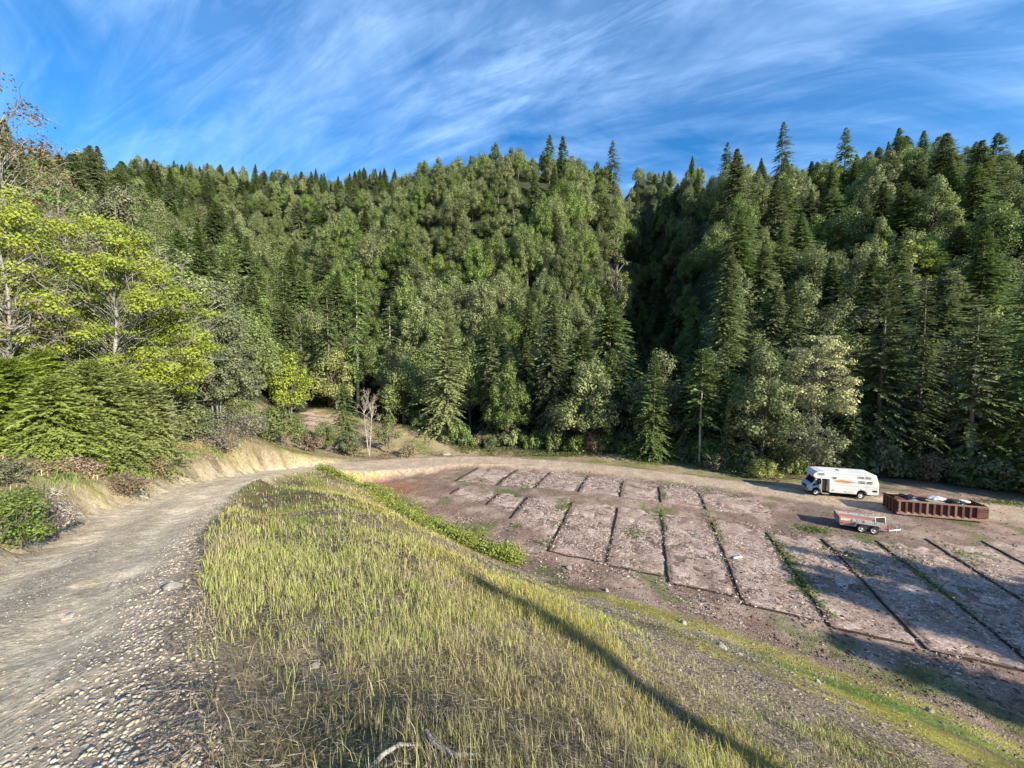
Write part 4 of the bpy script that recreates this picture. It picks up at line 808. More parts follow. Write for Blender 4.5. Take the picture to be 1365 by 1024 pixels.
def build_weeds():
    g = np.random.default_rng(81)
    # the leafy strip in the ditch at the foot of the embankment
    path = np.array([G(u, v) for u, v in [(432, 640), (470, 655), (500, 668), (560, 698), (610, 722), (650, 738), (690, 752)]]); path[0] = P(436, 640, 40)[:2]; path[1] = P(462, 650, 43)[:2]
    wd = np.array([1.3, 1.9, 2.2, 2.1, 1.9, 1.5, 0.6]); k = g.random(46000) * (len(path) - 1.001); i = k.astype(int); f = (k - i)[:, None]
    q = path[i] * (1 - f) + path[i + 1] * f; w = wd[i] * (1 - f[:, 0]) + wd[i + 1] * f[:, 0]; q = q + g.normal(0, 0.5, q.shape) * w[:, None]
    cl = sstep(0.3, 0.6, vnoise(q[:, 0], q[:, 1], 0.55, 82)); keep = g.random(len(q)) < 0.12 + 0.85 * cl * (0.35 + 0.65 * sstep(0.3, 0.5, vnoise(q[:, 0], q[:, 1], 0.25, 89)))
    leafy_cover('weeds', 'bright green weeds crowding the ditch at the foot of the embankment', q[keep, 0], q[keep, 1], (0.15 + 0.75 * cl[keep]), 0.16, M_LIME, 83, 'weeds')
    # weeds in the paths between the beds and in clumps on the lot
    X = []; Y = []
    for (u, v, n, sx, sy) in [(752, 678, 260, 0.5, 0.9), (845, 712, 200, 0.6, 0.5), (885, 662, 160, 0.25, 0.7), (882, 690, 260, 0.22, 2.2), (950, 700, 220, 0.3, 2.2), (1050, 745, 500, 0.35, 2.0), (1075, 785, 420, 0.35, 1.6), (1140, 750, 260, 0.3, 1.6), (1085, 708, 500, 0.9, 0.5), (1240, 780, 300, 0.35, 1.8), (1290, 745, 160, 0.3, 1.5), (723, 725, 90, 0.4, 0.3), (1350, 672, 700, 1.6, 0.6), (640, 640, 100, 0.9, 0.4), (690, 630, 160, 1.6, 0.5), (690, 702, 90, 0.5, 0.5), (1210, 740, 120, 0.3, 1.2)]:
        cx, cy = G(u, v); e = g.normal(0, 1, (n, 2)); X.append(cx + E2[0] * e[:, 0] * sx + E1[0] * e[:, 1] * sy); Y.append(cy + E2[1] * e[:, 0] * sx + E1[1] * e[:, 1] * sy)
    X = np.concatenate(X); Y = np.concatenate(Y); leafy_cover('low_weeds', 'low green weeds along the paths between the planting beds', X, Y, np.full(len(X), 0.25), 0.15, M_SHRUB, 84, 'weeds')
    # greenery on the lot edge and around the upper plot
    n = 22000; u = g.uniform(540, 1060, n); d = np.interp(u, FBU, FBD) - 6.0 * g.random(n) ** 1.6 + 1.5; x = (u - 682.5) / F * d
    s, rz, hw, ar = road_query(x, d); keep = (s < -hw - 0.5) & (g.random(n) < sstep(0.4, 0.6, vnoise(x, d, 0.35, 85)) + 0.1)
    leafy_cover('bank_weeds', 'green ground cover on the bank between the dirt track and the forest', x[keep], d[keep], np.full(keep.sum(), 0.6), 0.24, M_SHRUB, 86, 'weeds')
    n = 14000; u = g.uniform(330, 640, n); d = g.uniform(58, 82, n); x = (u - 682.5) / F * d; s, rz, hw, ar = road_query(x, d); keep = (s < -hw - 0.6) & (g.random(n) < 0.8 * sstep(0.5, 0.62, vnoise(x, d, 0.3, 87)) + 0.08)
    leafy_cover('dry_weeds', 'dry straw-coloured weeds on the bank below the small upper plot', x[keep], d[keep], np.full(keep.sum(), 0.45), 0.22, M_DRYB, 88, 'weeds')
build_weeds()
def build_bank_brush():
    g = np.random.default_rng(99); n = 26000; k = g.integers(60, len(ROAD) - 90, n); nx = ROAD[k + 1, 1] - ROAD[k, 1]; ny = -(ROAD[k + 1, 0] - ROAD[k, 0]); L = np.hypot(nx, ny); off = -(ROAD[k, 3] + 0.9 + 6.5 * g.random(n) ** 1.3)
    x = ROAD[k, 0] + nx / L * off + g.normal(0, 0.4, n); y = ROAD[k, 1] + ny / L * off + g.normal(0, 0.4, n); s, rz, hw, ar = road_query(x, y)
    keep = (s < -hw - 0.7) & (x < -9) & (y > 6) & (g.random(n) < 0.9 * sstep(0.42, 0.58, vnoise(x, y, 0.55, 100))); leafy_cover('bank_brush', 'dry brown stalks and low brush on the cut bank left of the road', x[keep], y[keep], 0.10 + 0.35 * vnoise(x[keep], y[keep], 0.55, 100), 0.11, M_DRYB, 101, 'brush')
build_bank_brush()
ICO = None
def stones(name, label, X, Y, size, seed, mat, flat=0.6, sink=0.3, tone=1.0):
    g = np.random.default_rng(seed); n = len(X)
    t = (1 + 5 ** 0.5) / 2; iv = unit(np.array([(-1, t, 0), (1, t, 0), (-1, -t, 0), (1, -t, 0), (0, -1, t), (0, 1, t), (0, -1, -t), (0, 1, -t), (t, 0, -1), (t, 0, 1), (-t, 0, -1), (-t, 0, 1)], float))
    it = np.array([(0, 11, 5), (0, 5, 1), (0, 1, 7), (0, 7, 10), (0, 10, 11), (1, 5, 9), (5, 11, 4), (11, 10, 2), (10, 7, 6), (7, 1, 8), (3, 9, 4), (3, 4, 2), (3, 2, 6), (3, 6, 8), (3, 8, 9), (4, 9, 5), (2, 4, 11), (6, 2, 10), (8, 6, 7), (9, 8, 1)])
    v = iv[None] * (0.62 + 0.76 * g.random((n, 12, 1))) * (size[:, None] * (0.7 + 0.6 * g.random((n, 3))) * np.array([1, 1, flat]))[:, None]
    a = g.random(n) * 6.283; c, s_ = np.cos(a)[:, None], np.sin(a)[:, None]; v = np.stack([v[..., 0] * c - v[..., 1] * s_, v[..., 0] * s_ + v[..., 1] * c, v[..., 2]], -1)
    v += np.stack([X, Y, gz(X, Y) + size * flat * (1 - 2 * sink) * 0.5], -1)[:, None]
    T = (np.arange(n)[:, None, None] * 12 + it[None]).reshape(-1, 3)
    cc = np.where((g.random(n) < 0.5)[:, None], np.array([[0.34, 0.30, 0.24]]), np.array([[0.42, 0.345, 0.25]])) * (tone * (0.55 + 0.75 * g.random(n)))[:, None]
    me = mesh_from(name, v.reshape(-1, 3), None, T, cols=np.repeat(cc, 12, 0)); return tag(link(name, me, mat), label, 'gravel', kind='stuff')
def mat_pebble():
    m, nt = newmat('pebbles'); at = N(nt, 'ShaderNodeAttribute', attribute_name='Col'); tc = N(nt, 'ShaderNodeTexCoord')
    nz = N(nt, 'ShaderNodeTexNoise', ins={'Scale': 45, 'Detail': 4}); nt.links.new(tc.outputs['Object'], nz.inputs['Vector'])
    c = MIX(nt, 1.0, at.outputs['Color'], RAMP(nt, nz.outputs[0], [(0.3, (0.75,) * 3), (0.7, (1.2,) * 3)]), 'MULTIPLY')
    b = N(nt, 'ShaderNodeBsdfPrincipled', ins={'Roughness': 0.95, 'Specular IOR Level': 0.1}); nt.links.new(c, b.inputs['Base Color']); finish(nt, b.outputs[0]); return m
M_PEB = mat_pebble()
def build_gravel():
    g = np.random.default_rng(91)
    n = 120000; r = (1.3 ** 0.9 + g.random(n) * (26 ** 0.9 - 1.2 ** 0.9)) ** (1 / 0.9); a = g.uniform(-1.1, -0.15, n); x, y = np.sin(a) * r, np.cos(a) * r
    s, rz, hw, ar = road_query(x, y); n2 = vnoise(x, y, 0.6, 92)
    rough = (1 - 0.9 * np.exp(-((np.abs(s) - 0.85) / 0.3) ** 2)) * np.exp(-((s - hw * 1.0) / 0.65) ** 2) + 0.45 * np.exp(-(s / 0.35) ** 2) + 0.08 + 0.25 * np.exp(-((s + hw) / 0.5) ** 2)
    ok = (np.abs(s) < hw + 0.45) & (g.random(n) < rough * (0.35 + 1.1 * n2)); x, y, r, s, hw = x[ok], y[ok], r[ok], s[ok], hw[ok]
    big = np.exp(-((s - hw * 0.95) / 0.7) ** 2)
    size = np.maximum((0.003 + 0.0095 * g.random(len(x)) ** 3.5) * (1 + 0.8 * big), 0.0005 * r)
    stones('gravel', 'loose grey stones on the dirt road and along its edge', x, y, size, 93, M_PEB)
    n = 26000; y = g.uniform(4, 34, n); x = g.uniform(-4, 26, n); z = gz(x, y); n3 = vnoise(x, y, 0.3, 35)
    ok = (z > 0.02) & (np.abs(x) < 1.45 * y) & (g.random(n) < (sstep(0.46, 0.58, n3 + 0.1) * sstep(6, 10, np.hypot(x + 2, y)) + 0.03) * (road_query(x, y)[0] > 5)); x, y = x[ok], y[ok]
    stones('scree', 'broken grey shale lying on the bare patches of the embankment', x, y, np.maximum(0.012 + 0.06 * g.random(len(x)) ** 4, 0.0008 * np.hypot(x, y)), 94, M_PEB, 0.45, 0.3, 0.62)
    # soil clods on the lot
    n = 5200; u = g.uniform(560, 1365, n); v = g.uniform(640, 960, n); q = np.array([G(a, b) for a, b in zip(u, v)]); z = gz(q[:, 0], q[:, 1]); ok = z < 0.15; q = q[ok]
    stones('soil_clods', 'dark soil clods scattered over the dirt lot', q[:, 0], q[:, 1], 0.03 + 0.07 * g.random(len(q)) ** 3, 95, M_SOIL, 0.5)
M_SOIL = mat_plain('dark_soil', (0.105, 0.075, 0.058), 0.95, 0, 0.35, 6, 0.03, 0.1)
build_gravel()
def rock(label, u, v, d, r, seed, flat=0.65):
    g = np.random.default_rng(seed); x, y, z = P(u, v, d); z = float(gz(x, y))
    me = bpy.data.meshes.new('rock'); import bmesh
    bm = bmesh.new(); bmesh.ops.create_icosphere(bm, subdivisions=3, radius=r)
    pl = [(unit(g.normal(0, 1, (1, 3)))[0], 0.55 + 0.35 * g.random()) for _ in range(9)]
    for w in bm.verts:
        p = np.array(w.co) / r
        for nrm, h in pl:
            e = p @ nrm
            if e > h: p = p - nrm * (e - h) * 0.92
        p = p * (1 + 0.06 * (g.random() - 0.5)); w.co = Vector((p * r * np.array([1.15, 0.9, flat])).tolist())
    bm.to_mesh(me); bm.free(); o = link('rock', me, M_STONE); o.location = (x, y, z + r * flat * 0.45); o.rotation_euler = (0, 0, g.random() * 6); return tag(o, label, 'rock')
def build_rocks():
    for k, (lab, u, v, d, r) in enumerate([
        ('grey block of rock on the grey shale patch of the embankment', 963, 851, 14.5, 0.22), ('smaller rock just right of the grey block on the shale', 985, 856, 14.2, 0.12),
        ('dark boulder with a pale face on the straw bank by the far track', 594, 598, 66.5, 0.85), ('rounded stone in the yellow moss at the foot of the embankment', 808, 790, 24.0, 0.18),
        ('pale flat rock at the near corner of a mulch bed', 758, 753, 27.3, 0.25), ('rock on the embankment above the corner of a dark shade strip', 912, 815, 19.5, 0.2),
        ('stone in the mossy bank below the right beds', 1090, 905, 13.5, 0.13), ('flat stone low on the bank near the right edge', 1240, 950, 13.8, 0.15), ('stone half sunk in the dry grass near the camera', 420, 900, 3.9, 0.05), ('rough stone on the right edge of the dirt road', 232, 830, 5.0, 0.10), ('pale stone in the wheel track of the dirt road', 150, 785, 5.8, 0.07), ('dark stone between the wheel tracks', 92, 832, 4.6, 0.07)]):
        rock(lab, u, v, d, r, 701 + k)
build_rocks()
def build_branch():
    x, y, z = P(560, 1003, 2.5); z = float(gz(x, y)) + 0.03
    def pt(u, v, d, h=0.03):
        X, Y, Z = P(u, v, d); return np.array([X, Y, float(gz(X, Y)) + h])
    tb = Tubes()
    tb.add([pt(490, 1019, 2.2, 0.02), pt(510, 1000, 2.33, 0.05), pt(532, 985, 2.42, 0.07), pt(558, 978, 2.48, 0.06)], [0.019, 0.016, 0.013, 0.005], 7)
    r = empty('dead_branch'); tag(r, 'bleached forked dead branch lying in the dry grass', 'branch')
    link('stem', tb.mesh('stem'), M_GREYD, r)
    tb = Tubes(); tb.add([pt(568, 962, 2.62, 0.10), pt(574, 972, 2.56, 0.08), pt(590, 984, 2.50, 0.05), pt(606, 993, 2.46, 0.04), pt(640, 985, 2.52, 0.05)], [0.012, 0.018, 0.024, 0.018, 0.005], 7)
    tb.add([pt(590, 984, 2.50, 0.05), pt(588, 1000, 2.42, 0.03), pt(596, 1012, 2.37, 0.02)], [0.012, 0.009, 0.004], 6); tb.add([pt(500, 1020, 2.22, 0.02), pt(530, 1010, 2.3, 0.03), pt(545, 1016, 2.3, 0.02)], [0.008, 0.007, 0.004], 6)
    link('fork', tb.mesh('fork'), M_GREYD, r)
    tb = Tubes(); X, Y, Z = P(1116, 908, 13.2); z = float(gz(X, Y)); tb.add([(X, Y, z - 0.1), (X - 0.03, Y, z + 0.6), (X - 0.1, Y, z + 1.15)], [0.014, 0.012, 0.006], 5)
    tag(link('stake', tb.mesh('stake'), M_PALE), 'thin pale stake standing in the green grass at the foot of the slope', 'stake')
M_GREYD = mat_bark('weathered_wood', (0.14, 0.125, 0.11), (0.38, 0.35, 0.31), 10)
build_branch()
# ------------------------------------------------------------------ planting beds
def mat_mulch():
    m, nt = newmat('straw_mulch'); tc = N(nt, 'ShaderNodeTexCoord'); oi = N(nt, 'ShaderNodeObjectInfo')
    mp = N(nt, 'ShaderNodeMapping'); mp.inputs['Scale'].default_value = (1, 1.9, 1); mp.inputs['Rotation'].default_value = (0, 0, 0.5); nt.links.new(tc.outputs['Object'], mp.inputs[0])
    n1 = N(nt, 'ShaderNodeTexNoise', ins={'Scale': 3.2, 'Detail': 9, 'Roughness': 0.78, 'Distortion': 0.6}); nt.links.new(mp.outputs[0], n1.inputs['Vector'])
    n2 = N(nt, 'ShaderNodeTexNoise', ins={'Scale': 0.5, 'Detail': 4}); nt.links.new(tc.outputs['Object'], n2.inputs['Vector'])
    n3 = N(nt, 'ShaderNodeTexNoise', ins={'Scale': 9, 'Detail': 6, 'Roughness': 0.7}); nt.links.new(mp.outputs[0], n3.inputs['Vector'])
    f = MATH(nt, 'ADD', MATH(nt, 'MULTIPLY', n1.outputs[0], 0.62), MATH(nt, 'ADD', MATH(nt, 'MULTIPLY', n2.outputs[0], 0.25), MATH(nt, 'MULTIPLY', n3.outputs[0], 0.28)))
    c = RAMP(nt, f, [(0.44, (0.125, 0.080, 0.062)), (0.53, (0.25, 0.172, 0.135)), (0.61, (0.43, 0.325, 0.27)), (0.71, (0.70, 0.585, 0.51))])
    bp = N(nt, 'ShaderNodeBump', ins={'Strength': 1.0, 'Distance': 0.12}); nt.links.new(f, bp.inputs['Height'])
    b = N(nt, 'ShaderNodeBsdfPrincipled', ins={'Roughness': 0.9, 'Specular IOR Level': 0.15}); nt.links.new(c, b.inputs['Base Color']); nt.links.new(bp.outputs[0], b.inputs['Normal']); finish(nt, b.outputs[0]); return m
M_MULCH = mat_mulch()
def bed(label, c0, c1, s0a, s0b, s1, seed, cut=True, group='straw-mulched planting beds on the dirt lot', res=0.2, taper=0.0, origin=None):
    """raised bed: a ragged mulch sheet and dark strips painting the shade along its edges"""
    ns_ = max(6, int((s1 - min(s0a, s0b)) / res)); nc = max(5, int((c1 - c0) / res)); S, Cc = np.meshgrid(np.linspace(0, 1, ns_), np.linspace(0, 1, nc), indexing='ij')
    c = c0 + (c1 - c0) * Cc; s0 = s0a + (s0b - s0a) * Cc; s = s0 + (s1 - s0) * S
    c = c + (vnoise(s, c * 0 + c0, 0.9, seed, 4) - 0.5) * (0.3 + 0.7 * Cc); s = s + (vnoise(c, s * 0 + s1, 0.9, seed + 1, 4) - 0.5) * (0.5 + 2.2 * S)
    X, Y = bed_xy(c, s)
    if origin is not None: X, Y = X + origin[0], Y + origin[1]
    edge = np.minimum(np.minimum(S * (ns_ - 1), (1 - S) * (ns_ - 1)), np.minimum(Cc * (nc - 1), (1 - Cc) * (nc - 1)))
    Z = gz(X, Y) + np.where(edge < 0.5, -0.05, 0.02) + np.where(edge >= 0.5, (vnoise(X, Y, 1.8, seed + 2) - 0.5) * 0.16, 0)
    i = np.arange(ns_ * nc).reshape(ns_, nc); Q = np.stack([i[:-1, :-1], i[:-1, 1:], i[1:, 1:], i[1:, :-1]], -1).reshape(-1, 4)
    x0, y0 = X.mean(), Y.mean(); z0 = float(gz(x0, y0)); r = empty('planting_bed', (x0, y0, z0)); tag(r, label, 'planting bed', group)
    link('mulch', mesh_from('mulch', np.stack([X - x0, Y - y0, Z - z0], -1).reshape(-1, 3), Q, smooth=True), M_MULCH, r)
    if cut:  # dark strips standing in for the shade along the raised bed's edges
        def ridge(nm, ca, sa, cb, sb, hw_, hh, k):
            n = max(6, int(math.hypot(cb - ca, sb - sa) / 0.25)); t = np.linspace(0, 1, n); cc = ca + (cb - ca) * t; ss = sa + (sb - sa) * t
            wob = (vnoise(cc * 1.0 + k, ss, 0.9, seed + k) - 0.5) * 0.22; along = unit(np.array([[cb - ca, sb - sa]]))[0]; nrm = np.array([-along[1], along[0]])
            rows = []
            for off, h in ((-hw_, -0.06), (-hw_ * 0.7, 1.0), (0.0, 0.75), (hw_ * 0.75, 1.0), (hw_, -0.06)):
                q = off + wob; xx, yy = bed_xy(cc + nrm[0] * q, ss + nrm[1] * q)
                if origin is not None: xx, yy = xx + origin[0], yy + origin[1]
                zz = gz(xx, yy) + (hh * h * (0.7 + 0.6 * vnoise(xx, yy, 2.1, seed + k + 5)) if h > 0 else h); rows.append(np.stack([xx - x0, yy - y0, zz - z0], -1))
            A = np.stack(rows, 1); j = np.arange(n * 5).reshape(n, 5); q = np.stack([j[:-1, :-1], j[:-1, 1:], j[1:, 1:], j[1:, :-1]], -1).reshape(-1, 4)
            link(nm, mesh_from(nm, A.reshape(-1, 3), q, smooth=True), M_EDGESH, r)
        ridge('shade_edge', c0 - 0.12, s0a - 0.1, c0 - 0.12, s1 - 0.3, 0.085, 0.075, 40)
        if cut == 2: ridge('shade_edge', c0, s0a - 0.12, c1 - 0.3, s0b - 0.12, 0.08, 0.06, 41)
    return r
M_EDGESH = mat_plain('bed_edge_shade', (0.045, 0.032, 0.025), 0.9, 0, 0.4, 7, 0.03, 0.1)  # near-black colour paints the shade of the bed edges
def build_beds():
    L = [('mulch bed between the red dirt and the far dirt track', -20.8, -16.2, 38.6, 37.4, 41.0, 1), ('mulch bed nearest the red dirt, beside the green ditch', -15.6, -12.4, 36.8, 35.4, 40.6, 1), ('second mulch bed from the red dirt', -12.0, -7.3, 34.2, 30.5, 40.4, 1), ('mulch bed whose corner touches the end of the green ditch', -7.0, -2.75, 29.2, 28.9, 40.0, 2),
         ('mulch bed with a dark tuft of weeds growing in its middle', -2.4, 1.5, 28.6, 28.4, 40.0, 2), ('mulch bed right of the dark shade strip that ends above the moss', 1.8, 5.8, 27.6, 27.4, 39.8, 2), ('mulch bed carrying a white plastic scrap', 6.1, 10.0, 26.6, 26.3, 39.4, 2),
         ('mulch bed crossed by the tip of the tree shadow', 10.3, 14.0, 25.9, 25.7, 38.6, 2), ('long mulch bed in front of the trailer wheels', 14.3, 18.2, 25.5, 25.2, 38.8, 2), ('long mulch bed in front of the trailer tongue', 18.5, 22.4, 25.1, 24.8, 40.0, 2), ('mulch bed lying below the dumpster', 22.7, 26.6, 24.6, 24.4, 42.0, 1), ('mulch bed at the right edge of the picture', 26.9, 30.8, 24.2, 24.0, 43.0, 1)]
    for k, (lab, a, b, sa, sb, s1, ct) in enumerate(L): bed(lab, a, b, sa, sb, s1, 801 + 7 * k, ct)
    for k, (lab, a, b, sa, s1) in enumerate([('long pale mulch bed closest to the road bend', -22.6, -17.4, 43.4, 50.5), ('mulch bed second from the road bend in the far row', -17.0, -12.6, 43.4, 51.8), ('mulch bed third from the road bend in the far row', -12.2, -7.4, 43.4, 52.0), ('short mulch bed in the far row left of the weed clump', -7.0, -2.8, 43.4, 51.2), ('short far bed behind the bed with the dark tuft', -2.4, 1.4, 43.2, 50.4), ('short far bed behind the dark shade strip', 1.8, 5.6, 43.0, 49.6), ('short mulch bed at the right end of the far row', 6.1, 11.8, 42.6, 48.4)]):
        bed(lab, a, b, sa, sa - 0.2, s1, 901 + 7 * k, 1, 'straw-mulched planting beds on the dirt lot')
    # the small upper plot in the gap of the trees
    for k, (lab, u, d) in enumerate([('narrow bed at the front of the small upper plot', 428, 84.5), ('narrow bed in the middle of the small upper plot', 428, 88.5), ('narrow bed at the back of the small upper plot', 424, 92.5)]):
        x, y, z = at(u, d); sx, sy = x, y
        c = E2[0] * sx + E2[1] * sy; s = E1[0] * sx + E1[1] * sy
        bed(lab, c - 5.0, c + 5.0, s - 1.5, s - 1.5, s + 1.6, 951 + 7 * k, 2, 'narrow beds of the small upper plot')
    g = np.random.default_rng(12); x, y = G(984, 747)
    V = []; nx = 5
    for i in range(nx):
        for j in range(3): V.append((x + (i - 2) * 0.2, y + (j - 1) * 0.16 + 0.05 * i, 0.2 + 0.06 * g.random()))
    i = np.arange(15).reshape(nx, 3); Q = np.stack([i[:-1, :-1], i[1:, :-1], i[1:, 1:], i[:-1, 1:]], -1).reshape(-1, 4)
    o = link('plastic_scrap', mesh_from('plastic_scrap', np.array(V), Q, smooth=True), mat_plain('white_plastic', (0.75, 0.75, 0.74), 0.4, 0, 0.1)); md = o.modifiers.new('thickness', 'SOLIDIFY'); md.thickness = 0.01; tag(o, 'crumpled white plastic scrap lying on a mulch bed', 'plastic scrap')
build_beds()
def build_chips():
    """torn straw and bark chips lying over the beds and drifting onto the dirt between them"""
    g = np.random.default_rng(97); n = 42000; c = g.uniform(-17, 31, n); s = g.uniform(23.5, 51, n); X, Y = bed_xy(c, s); w = vnoise(X, Y, 0.45, 98)
    ok = (g.random(n) < sstep(0.36, 0.62, w)) & (gz(X, Y) < 0.2) & ~((s > 40.2) & (s < 43.2)) & ~((s > 39) & (c > 12)); X, Y = X[ok], Y[ok]; n = len(X)
    lv = Leaves(); az = g.random(n) * 6.28; ln = 0.10 + 0.22 * g.random(n) ** 2; ax = np.stack([np.cos(az), np.sin(az), g.normal(0, 0.25, n)], -1); nr = np.stack([g.normal(0, 0.5, n), g.normal(0, 0.5, n), np.ones(n)], -1)
    lv.add(np.stack([X, Y, gz(X, Y) + 0.09 + 0.06 * g.random(n)], -1), ax, nr, ln, 0.05 + 0.05 * g.random(n), 0.5)
    col = np.where((g.random(n) < 0.55)[:, None], np.array([[0.64, 0.55, 0.47]]), np.array([[0.30, 0.215, 0.17]])) * (0.7 + 0.5 * g.random(n))[:, None]
    V = np.concatenate(lv.V); tag(link('straw_chips', mesh_from('straw_chips', V, np.arange(len(V)).reshape(-1, 4), cols=np.repeat(col, 4, 0)), M_BLADE), 'pale torn straw and chips strewn over the beds and the dirt', 'straw', kind='stuff')
build_chips()

# ------------------------------------------------------------------ vehicles and the dumpster
class MB:
    def __init__(s): s.V = []; s.Fc = []
    def poly(s, pts): k = len(s.V); s.V += [tuple(p) for p in pts]; s.Fc.append(list(range(k, k + len(pts))))
    def box(s, a, b, bev=0.0):
        (x0, y0, z0), (x1, y1, z1) = a, b; k = len(s.V)
        s.V += [(x0, y0, z0), (x1, y0, z0), (x1, y1, z0), (x0, y1, z0), (x0, y0, z1), (x1, y0, z1), (x1, y1, z1), (x0, y1, z1)]
        s.Fc += [[k + i for i in f] for f in ((0, 3, 2, 1), (4, 5, 6, 7), (0, 1, 5, 4), (1, 2, 6, 5), (2, 3, 7, 6), (3, 0, 4, 7))]
    def prism(s, prof, y0, y1):
        """profile in x-z pulled from y0 to y1"""
        n = len(prof); k = len(s.V); s.V += [(p[0], y0, p[1]) for p in prof] + [(p[0], y1, p[1]) for p in prof]
        s.Fc += [[k + i for i in range(n)], [k + n + i for i in reversed(range(n))]] + [[k + i, k + n + i, k + n + (i + 1) % n, k + (i + 1) % n] for i in range(n)]
    def cyl(s, c, r, y0, y1, n=20, r2=None):
        k = len(s.V); r2 = r if r2 is None else r2
        for yy, rr in ((y0, r), (y1, r2)): s.V += [(c[0] + rr * math.cos(6.28318 * i / n), yy, c[1] + rr * math.sin(6.28318 * i / n)) for i in range(n)]
        s.Fc += [[k + i for i in range(n)], [k + n + i for i in reversed(range(n))]] + [[k + i, k + n + i, k + n + (i + 1) % n, k + (i + 1) % n] for i in range(n)]
    def lathe(s, c, prof, n=24):
        """ring profile (radius, y) turned about the y axis through c = (x, z)"""
        k = len(s.V); m = len(prof)
        for r, yy in prof: s.V += [(c[0] + r * math.cos(6.28318 * i / n), yy, c[1] + r * math.sin(6.28318 * i / n)) for i in range(n)]
        for a in range(m - 1): s.Fc += [[k + a * n + i, k + (a + 1) * n + i, k + (a + 1) * n + (i + 1) % n, k + a * n + (i + 1) % n] for i in range(n)]
    def tube(s, pts, r, n=6):
        t = Tubes(); t.add(pts, r, n); k = len(s.V); s.V += [tuple(v) for v in np.concatenate(t.V)]; s.Fc += [[k + int(i) for i in f] for f in np.concatenate(t.Q)]
    def build(s, name, mat, parent=None, bev=0.0, smooth=False):
        import bmesh
        me = bpy.data.meshes.new(name); me.from_pydata(s.V, [], s.Fc); bm = bmesh.new(); bm.from_mesh(me); bmesh.ops.recalc_face_normals(bm, faces=bm.faces)
        bm.to_mesh(me); bm.free()
        o = link(name, me, mat, parent)
        if bev: md = o.modifiers.new('bevel', 'BEVEL'); md.width = bev; md.segments = 2; md.limit_method = 'ANGLE'; md.angle_limit = rad(30)
        if smooth: me.polygons.foreach_set('use_smooth', np.ones(len(me.polygons), bool))
        return o
M_WHITE = mat_plain('aged_white_paint', (0.64, 0.63, 0.60), 0.45, 0, 0.10, 1.5, 0, 0.4, dirt=(0.44, 0.41, 0.36))
M_CAB = mat_plain('blue_shaded_cab_paint', (0.42, 0.50, 0.58), 0.4, 0, 0.12, 2, 0, 0.4)  # blue-grey is the shade on the cab's sunless front, put into the colour
M_GLASS = mat_plain('dark_window_glass', (0.015, 0.02, 0.028), 0.08, 0, 0.2, 2, 0, 0.6)
M_RUB = mat_plain('tyre_rubber', (0.03, 0.028, 0.027), 0.85, 0, 0.3, 8, 0.01, 0.2, dirt=(0.12, 0.095, 0.075))
M_RIM = mat_plain('white_steel_rim', (0.62, 0.61, 0.58), 0.45, 0, 0.15, 6, 0, 0.4, dirt=(0.30, 0.25, 0.2))
M_DARK = mat_plain('dark_interior', (0.02, 0.018, 0.016), 0.9, 0, 0.3)
M_TAN = mat_plain('tan_panel', (0.36, 0.26, 0.17), 0.7, 0, 0.15)
M_BROWN = mat_plain('brown_decal', (0.33, 0.17, 0.085), 0.5, 0, 0.3, 3)
M_OCHRE = mat_plain('ochre_decal', (0.50, 0.31, 0.15), 0.5, 0, 0.25, 3)
M_LINE = mat_plain('grey_trim', (0.28, 0.28, 0.29), 0.5, 0, 0.1)
M_ALU = mat_plain('mill_aluminium', (0.60, 0.60, 0.60), 0.4, 0.7, 0.1)
M_RUST = mat_plain('rusty_brown_paint', (0.115, 0.050, 0.038), 0.75, 0, 0.3, 2.2, 0.01, 0.25, dirt=(0.17, 0.085, 0.055))
M_RUSTD = mat_plain('oxidised_rail', (0.21, 0.125, 0.095), 0.8, 0, 0.3, 4, 0.01, 0.2, dirt=(0.32, 0.25, 0.2))
M_RED = mat_plain('faded_red_paint', (0.46, 0.20, 0.18), 0.6, 0, 0.15, 3, 0, 0.3, dirt=(0.52, 0.30, 0.27))
M_GALV = mat_plain('galvanised_steel', (0.42, 0.43, 0.43), 0.5, 0.5, 0.2, 8)
M_BAG = mat_plain('black_bag_plastic', (0.018, 0.02, 0.026), 0.25, 0, 0.3, 3, 0.05, 0.6)
M_SHEET = mat_plain('white_plastic_sheet', (0.70, 0.70, 0.69), 0.4, 0, 0.12, 3, 0.04, 0.4)
M_WOOD = mat_plain('old_board', (0.38, 0.29, 0.19), 0.8, 0, 0.25, 5, 0.01, 0.2)
def wheel(parent, x, y, r, w, out=-1):
    """tyre with a rounded tread, rim as its sub-part; y is the outer face"""
    m = MB(); yi = y - out * w
    m.lathe((x, r), [(r * 0.60, y + out * 0.0), (r * 0.72, y + out * 0.012), (r * 0.93, y + out * 0.0), (r, y - out * w * 0.18), (r, y - out * w * 0.82), (r * 0.93, yi), (r * 0.6, yi)])
    t = m.build('wheel', M_RUB, parent, smooth=True)
    m = MB(); m.lathe((x, r), [(r * 0.61, y), (r * 0.56, y - out * 0.015), (r * 0.50, y - out * 0.05), (r * 0.22, y - out * 0.03), (r * 0.20, y + out * 0.01), (0.001, y + out * 0.01)]); m.build('rim', M_RIM, t, smooth=True)
    m = MB()
    for k in range(6):
        a = k * 1.047; m.box((x + math.cos(a) * r * 0.38 - 0.02, min(y - out * 0.034, y - out * 0.046), r + math.sin(a) * r * 0.38 - 0.02), (x + math.cos(a) * r * 0.38 + 0.02, max(y - out * 0.034, y - out * 0.046), r + math.sin(a) * r * 0.38 + 0.02))
    m.build('hub_bolts', M_DARK, t)
    return t
